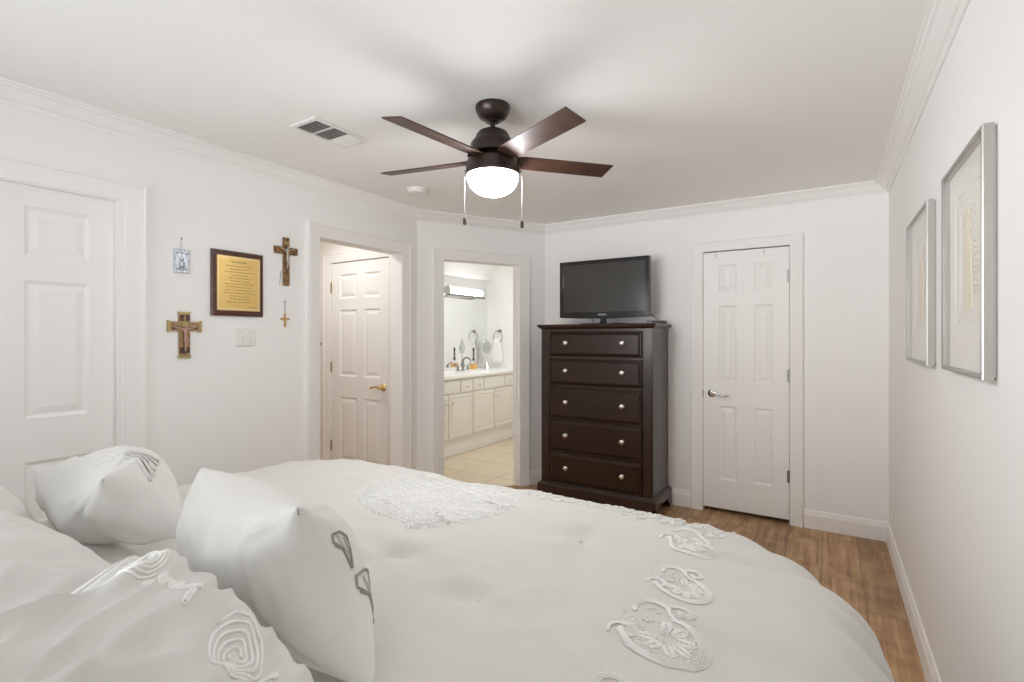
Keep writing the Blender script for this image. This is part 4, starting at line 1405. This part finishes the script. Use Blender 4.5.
def curl(cx_, cy_, r0, r1, a0, a1, sg, w, k=4, n_=24, sq=1.0):
    p = arc_pts(0, 0, r0, r1, math.radians(a0), math.radians(a1), n_, sq)
    band([(cx_ + sg * x, cy_ + y) for x, y in p], w, k, 0.0013)


def leafloop(cx_, cy_, r, rot):
    for k in (1.0, 0.72, 0.42):
        q = []
        for i in range(15):
            t = 2 * math.pi * i / 14
            x, y = r * k * math.cos(t), 0.52 * r * k * math.sin(t)
            q.append((cx_ + x * math.cos(rot) - y * math.sin(rot), cy_ + x * math.sin(rot) + y * math.cos(rot)))
        cordline(q, 0.0019, 0.001)


for xb, yb, sg, k in ((-0.30, 1.50, 1, 1.0), (-0.285, 1.215, 1, 0.72), (-0.265, 0.98, 1, 0.95), (-0.30, 0.68, -1, 1.0)):
    curl(xb, yb, 0.088 * k, 0.070 * k, -165, 95, sg, 0.022 * k, 6)
    curl(xb - 0.075 * sg * k, yb - 0.030 * k, 0.034 * k, 0.006, 215, -230, sg, 0.012 * k, 4)
    curl(xb + 0.010 * sg * k, yb + 0.110 * k, 0.036 * k, 0.006, 265, -190, sg, 0.012 * k, 4)
    curl(xb - 0.055 * sg * k, yb + 0.075 * k, 0.045 * k, 0.030 * k, 20, 210, sg, 0.016 * k, 5)
    for q in range(7):
        a_ = math.radians(-150 + 42 * q)
        leafloop(xb + 0.040 * k * math.cos(a_) * sg, yb + 0.040 * k * math.sin(a_), 0.020 * k, a_)
    rnd = random.Random(int(yb * 100))
    for q in range(int(70 * k)):
        rr, aa = 0.085 * k * math.sqrt(rnd.random()), rnd.uniform(0, 6.28)
        xx, yy, r_ = xb + rr * math.cos(aa) - 0.02 * sg, yb + 1.2 * rr * math.sin(aa) + 0.02, rnd.uniform(0.005, 0.010)
        a0 = rnd.uniform(0, 6.28)
        tube(bm, [on_cloth(x, y, 0.001) for x, y in arc_pts(xx, yy, r_, r_ * 0.4, a0, a0 + rnd.uniform(3, 5.5), 7)], 0.0016, 4, flat=(ZV, 0.6))
obj('scroll_embroidery', bm, M['cord'], co, smooth=True, sharp=0)

# lace field towards the foot: hundreds of tiny looped petals stitched close together
bm = new()
random.seed(11)
cnt = 0
while cnt < 1500:
    a = random.uniform(-1.66, -0.84); b = random.uniform(1.08, 1.72)
    u, v = (a + 1.22) / 0.32, (b - 1.43) / 0.27
    q = u * u + v * v + 0.35 * noise.noise(Vector((a * 7, b * 7, 0))) + 0.25 * u * v
    if q > 1.0:
        continue
    cnt += 1
    r = random.uniform(0.005, 0.012); a0 = random.uniform(0, 6.28); ln = random.uniform(3.0, 6.0)
    pts = arc_pts(a, b, r, r * 0.35, a0, a0 + ln, 7, random.uniform(0.6, 1.0))
    tube(bm, [on_cloth(x, y, 0.0008 + 0.0012 * random.random()) for x, y in pts], 0.0023, 4, flat=(ZV, 0.5))
obj('lace_medallion', bm, M['lace'], co, smooth=True, sharp=0)
bm = new()      # fine net under the loops
NB = 64
lim = []
for i in range(NB):
    t = 2 * math.pi * i / NB
    lim.append((1.0 + 0.10 * noise.noise(Vector((math.cos(t) * 3, math.sin(t) * 3, 5))), t))
lp = []
for f_ in [0.02 + 0.98 * k / 12 for k in range(13)]:
    lp.append([on_cloth(-1.22 + 0.315 * f_ * r_ * math.cos(t), 1.43 + 0.265 * f_ * r_ * math.sin(t), 0.0016 - 0.0012 * f_ ** 4) for r_, t in lim])
rings(bm, lp, cap1=False)
net = obj('lace_net', bm, M['lacenet'], co, smooth=True, sharp=0)
# a lace border line runs on along the foot edge to the right corner
bm = new()
for i in range(150):
    a = -0.95 + 0.72 * i / 150 + random.uniform(-0.01, 0.01); b = 1.68 + random.uniform(-0.05, 0.05)
    r = random.uniform(0.005, 0.011); a0 = random.uniform(0, 6.28)
    tube(bm, [on_cloth(x, y, 0.0025) for x, y in arc_pts(a, b, r, r * 0.4, a0, a0 + 4.5, 8)], 0.0019, 4, flat=(ZV, 0.8))
obj('lace_border', bm, M['lace'], co, smooth=True, sharp=0)
# tufting buttons
for a, b, _ in TUFTS[:3]:
    q = new(); c_ = on_cloth(a, b, -0.003)
    lathe(q, c_, [(0.007, 0), (0.008, 0.003), (0.006, 0.005), (0.001, 0.006)], 14)
    obj('tuft_button', q, M['comforter'], co, smooth=True)


# ------------------------------------------------------------------ pillows


class Pillow:
    def __init__(self, bl, br, tr, tl, thick, pinch=0.07, seed=0.0, wr=0.006, sag=0.15, tback=None, power=0.42, folds=0.0, dirn=(6.0, 1.6)):
        self.folds = folds; self.dirn = dirn
        self.c = [Vector(p) for p in (bl, br, tr, tl)]
        self.t = thick; self.k = pinch; self.seed = seed; self.wr = wr; self.sag = sag
        self.tb = thick if tback is None else tback
        self.pw = power
        bl, br, tr, tl = self.c
        self.n = ((br - bl) + (tr - tl)).cross((tl - bl) + (tr - br)).normalized()
        if self.n.dot(Vector((0, 0.6, 1.0))) < 0:      # 'front' always looks up and to the foot of the bed
            self.n = -self.n
        self.sw = (br - bl).length; self.sh = (tl - bl).length

    def P(self, u, v, side, up=0.0):
        uu = u * (1 - self.k * (1 - v * v) * abs(u) ** 2); vv = v * (1 - self.k * (1 - u * u) * abs(v) ** 2)
        a, b = (uu + 1) / 2, (vv + 1) / 2
        bl, br, tr, tl = self.c
        p = bl * (1 - a) * (1 - b) + br * a * (1 - b) + tr * a * b + tl * (1 - a) * b
        e = max(0.0, (1 - u * u) * (1 - v * v))
        prof = e ** self.pw * (1 - self.sag * v)
        t = self.t if side > 0 else self.tb
        x, y = u * self.sw, v * self.sh
        edge = 1 - e ** 0.5
        n1 = noise.noise(Vector((x * 4.0, y * 4.0, self.seed + side)))
        # creases radiate from the corners
        cu, cv = abs(u), abs(v)
        ang = math.atan2(1.04 - cv, 1.04 - cu)
        dist = math.hypot(1.04 - cu, 1.04 - cv)
        cre = math.sin(ang * 13 + self.seed * 3 + 2 * n1) * math.exp(-(dist / 0.55) ** 2) * min(1, e * 6)
        n2 = noise.noise(Vector((x * 11 + y * 3, y * 8, self.seed * 2 + side)))
        h = t * prof + min(1, e * 4) * (self.wr * 1.6 * n1 + self.wr * cre * 1.2 + self.wr * 0.6 * n2)
        if self.folds and side > 0:
            f1 = noise.noise(Vector((x * self.dirn[0] + y * 1.3, y * self.dirn[1] - x * 0.8, self.seed * 1.7)))
            f2 = noise.noise(Vector((x * self.dirn[0] * 1.9 - y * 2.0, y * self.dirn[1] * 1.6, self.seed * 2.9)))
            f1 = math.sqrt(f1 * f1 + 0.02); f2 = math.sqrt(f2 * f2 + 0.03)
            h += min(1, e * 3) * self.folds * ((1 - f1) ** 3 + 0.5 * (1 - f2) ** 3 - 0.6)
        return p + self.n * (side * (h + up + 0.0015))

    def mesh(self, n=56):
        b = new()
        ts = [math.sin(math.pi / 2 * (-1 + 2 * i / n)) for i in range(n + 1)]
        ts = [0.55 * t + 0.45 * (-1 + 2 * i / n) for i, t in enumerate(ts)]
        for side in (1, -1):
            g = [[b.verts.new(self.P(u, v, side)) for u in ts] for v in ts]
            for i in range(n):
                for j in range(n):
                    b.faces.new((g[i][j], g[i][j + 1], g[i + 1][j + 1], g[i + 1][j]))
        bmesh.ops.remove_doubles(b, verts=b.verts[:], dist=0.0032)
        return b

    def line(self, b, uv, side, r, up=0.001, closed=False, n=6):
        tube(b, [self.P(u, v, side, up) for u, v in uv], r, n, closed=closed)


def pleat_insert(P_, parent, us, side, m_dark, m_face):
    """leaf shaped satin insert with a dark stitched outline near a pillow edge"""
    shape = [(-1, .45), (-.1, .95), (.75, 1.05), (.9, .7), (.15, .1), (-.2, -.95), (-.4, -.95), (-.8, -.2)]
    for (cu, cv, lu, lv, rot) in us:
        def put(x, y):
            x, y = x * lu, y * lv
            return (cu + x * math.cos(rot) - y * math.sin(rot), cv + x * math.sin(rot) + y * math.cos(rot))
        out = []
        for (xa, ya), (xb, yb) in zip(shape, shape[1:] + shape[:1]):
            out += [put(xa + (xb - xa) * t / 4, ya + (yb - ya) * t / 4) for t in range(4)]
        b = new(); P_.line(b, out, side, 0.0030, 0.0012, True)
        obj('stitched_outline', b, m_dark, parent, smooth=True, sharp=0)
        for (xa, ya), (xb, yb), m in (((.82, .5), (-.42, -.25), m_dark), ((-.45, .55), (-.6, -.1), m_face), ((.2, .8), (-.3, -.55), m_face)):
            b = new()
            P_.line(b, [put(xa + (xb - xa) * t / 8, ya + (yb - ya) * t / 8) for t in range(9)], side, 0.0028, 0.0012)
            obj('pleat', b, m, parent, smooth=True, sharp=0)


# front throw pillow, seen from behind
PB = Pillow((-1.360, 0.67, 0.830), (-0.615, 0.565, 0.822), (-0.785, 0.550, 1.088), (-1.345, 0.668, 1.055), 0.150, 0.15, 1.3, 0.011, 0.20, 0.100, 0.44, 0.014, (4.0, 4.0))
pb = tag(obj('throw_pillow', PB.mesh(), M['pillow'], smooth=True, sharp=0), 'large ivory throw pillow standing in front, grey stitched pleats down its right edge', 'pillow', 'throw pillows')
FS = 1
pleat_insert(PB, pb, [(0.84, -0.46, 0.11, 0.30, 0.05), (0.90, 0.20, 0.07, 0.24, 0.10)], FS, M['grey_thread'], M['grey_fabric'])

PA = Pillow((-2.05, 0.70, 0.870), (-1.43, 0.67, 0.866), (-1.55, 0.530, 1.028), (-2.09, 0.545, 0.950), 0.145, 0.11, 4.1, 0.012, 0.02, 0.115, 0.45, 0.022, (5.0, 3.0))
pa_ = tag(obj('throw_pillow', PA.mesh(), M['pillow'], smooth=True, sharp=0), 'ivory throw pillow behind, by the left door, with fanned pleats on its upper side', 'pillow', 'throw pillows')
b = new()
fs = 1
for k in range(6):
    o = 0.07 * k
    PA.line(b, [(0.30 + 0.60 * t - o * (0.3 + 0.6 * t), 0.93 - 0.85 * t * t - o * 0.4 + 0.015 * math.sin(t * 5 + k)) for t in [i / 14 for i in range(15)]], fs, 0.006, -0.001)
obj('pleat', b, M['pillow'], pa_, smooth=True, sharp=0)
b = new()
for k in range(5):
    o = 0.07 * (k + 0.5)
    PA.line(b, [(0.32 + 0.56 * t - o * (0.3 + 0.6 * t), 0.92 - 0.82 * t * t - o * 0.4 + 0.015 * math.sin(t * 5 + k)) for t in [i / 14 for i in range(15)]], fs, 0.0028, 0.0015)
obj('pleat_shadow_stitch', b, M['grey_thread'], pa_, smooth=True, sharp=0)  # grey cords draw the shade in the grooves between pleats

# big shams lying against the head of the bed
PC = Pillow((-1.12, 0.460, 0.935), (-0.44, 0.410, 0.832), (-0.13, -0.16, 0.975), (-0.54, -0.13, 1.07), 0.150, 0.04, 7.7, 0.008, 0.0, 0.015, 0.38, 0.046, (4.6, 1.2))
pc = tag(obj('pillow_sham', PC.mesh(90), M['sham'], smooth=True, sharp=0), 'pale grey sham with raised scroll embroidery, nearest the viewer', 'pillow', 'shams at the bed head')
us_ = 1
b = new()


def pscroll(P_, side, c, r, sgn, bb):
    for o in (0.0, math.pi):
        P_.line(bb, [(c[0] + sgn * r * 1.35 * (1 - 0.85 * t) * math.cos(15 * t + o), c[1] + 1.5 * r * (1 - 0.85 * t) * math.sin(15 * t + o)) for t in [i / 60 for i in range(61)]], side, 0.0021, 0.0008)
    rnd = random.Random(int(c[0] * 100) + 5)
    for q in range(16):
        cc = (c[0] + r * 1.2 + rnd.uniform(0.0, 0.42), c[1] + rnd.uniform(-0.7, 0.7) * r)
        rr = rnd.uniform(0.025, 0.042); el = rnd.uniform(0.4, 0.55)
        a0 = rnd.uniform(0, 6.28)
        for kk in (1.0, 0.55):
            P_.line(bb, [(cc[0] + rr * kk * (math.cos(w_) * math.cos(a0) - el * math.sin(w_) * math.sin(a0)), cc[1] + rr * kk * (math.cos(w_) * math.sin(a0) + el * math.sin(w_) * math.cos(a0))) for w_ in [2 * math.pi * i / 14 for i in range(14)]], side, 0.0015, 0.0005, True)


for c, r, sg in (((-0.60, -0.40), 0.10, 1), ((0.22, -0.46), 0.13, 1), ((0.72, -0.54), 0.10, 1)):
    pscroll(PC, us_, c, r, sg, b)
obj('scroll_embroidery', b, M['cord'], pc, smooth=True, sharp=0)
b = new()
PC.line(b, [(-0.80, -0.80 + 1.6 * i / 24) for i in range(25)], us_, 0.003, -0.001)
obj('flange_seam', b, M['sham'], pc, smooth=True, sharp=0)
PD = Pillow((-1.76, 0.45, 0.855), (-1.04, 0.46, 0.865), (-0.78, -0.16, 0.96), (-1.76, -0.16, 1.03), 0.125, 0.04, 9.2, 0.008, 0.0, 0.04, 0.38, 0.042, (4.2, 1.4))
pd = tag(obj('pillow_sham', PD.mesh(90), M['sham'], smooth=True, sharp=0), 'pale grey sham in the middle, between the embroidered sham and the left edge', 'pillow', 'shams at the bed head')
PE = Pillow((-2.32, 0.48, 0.85), (-1.76, 0.48, 0.84), (-1.75, 0.0, 1.06), (-2.32, 0.0, 1.05), 0.120, 0.05, 12.2, 0.010, 0.0, 0.05, 0.36)
pe = tag(obj('pillow_sham', PE.mesh(), M['sham'], smooth=True, sharp=0), 'pale sham showing only a corner at the left edge, below the left door', 'pillow', 'shams at the bed head')
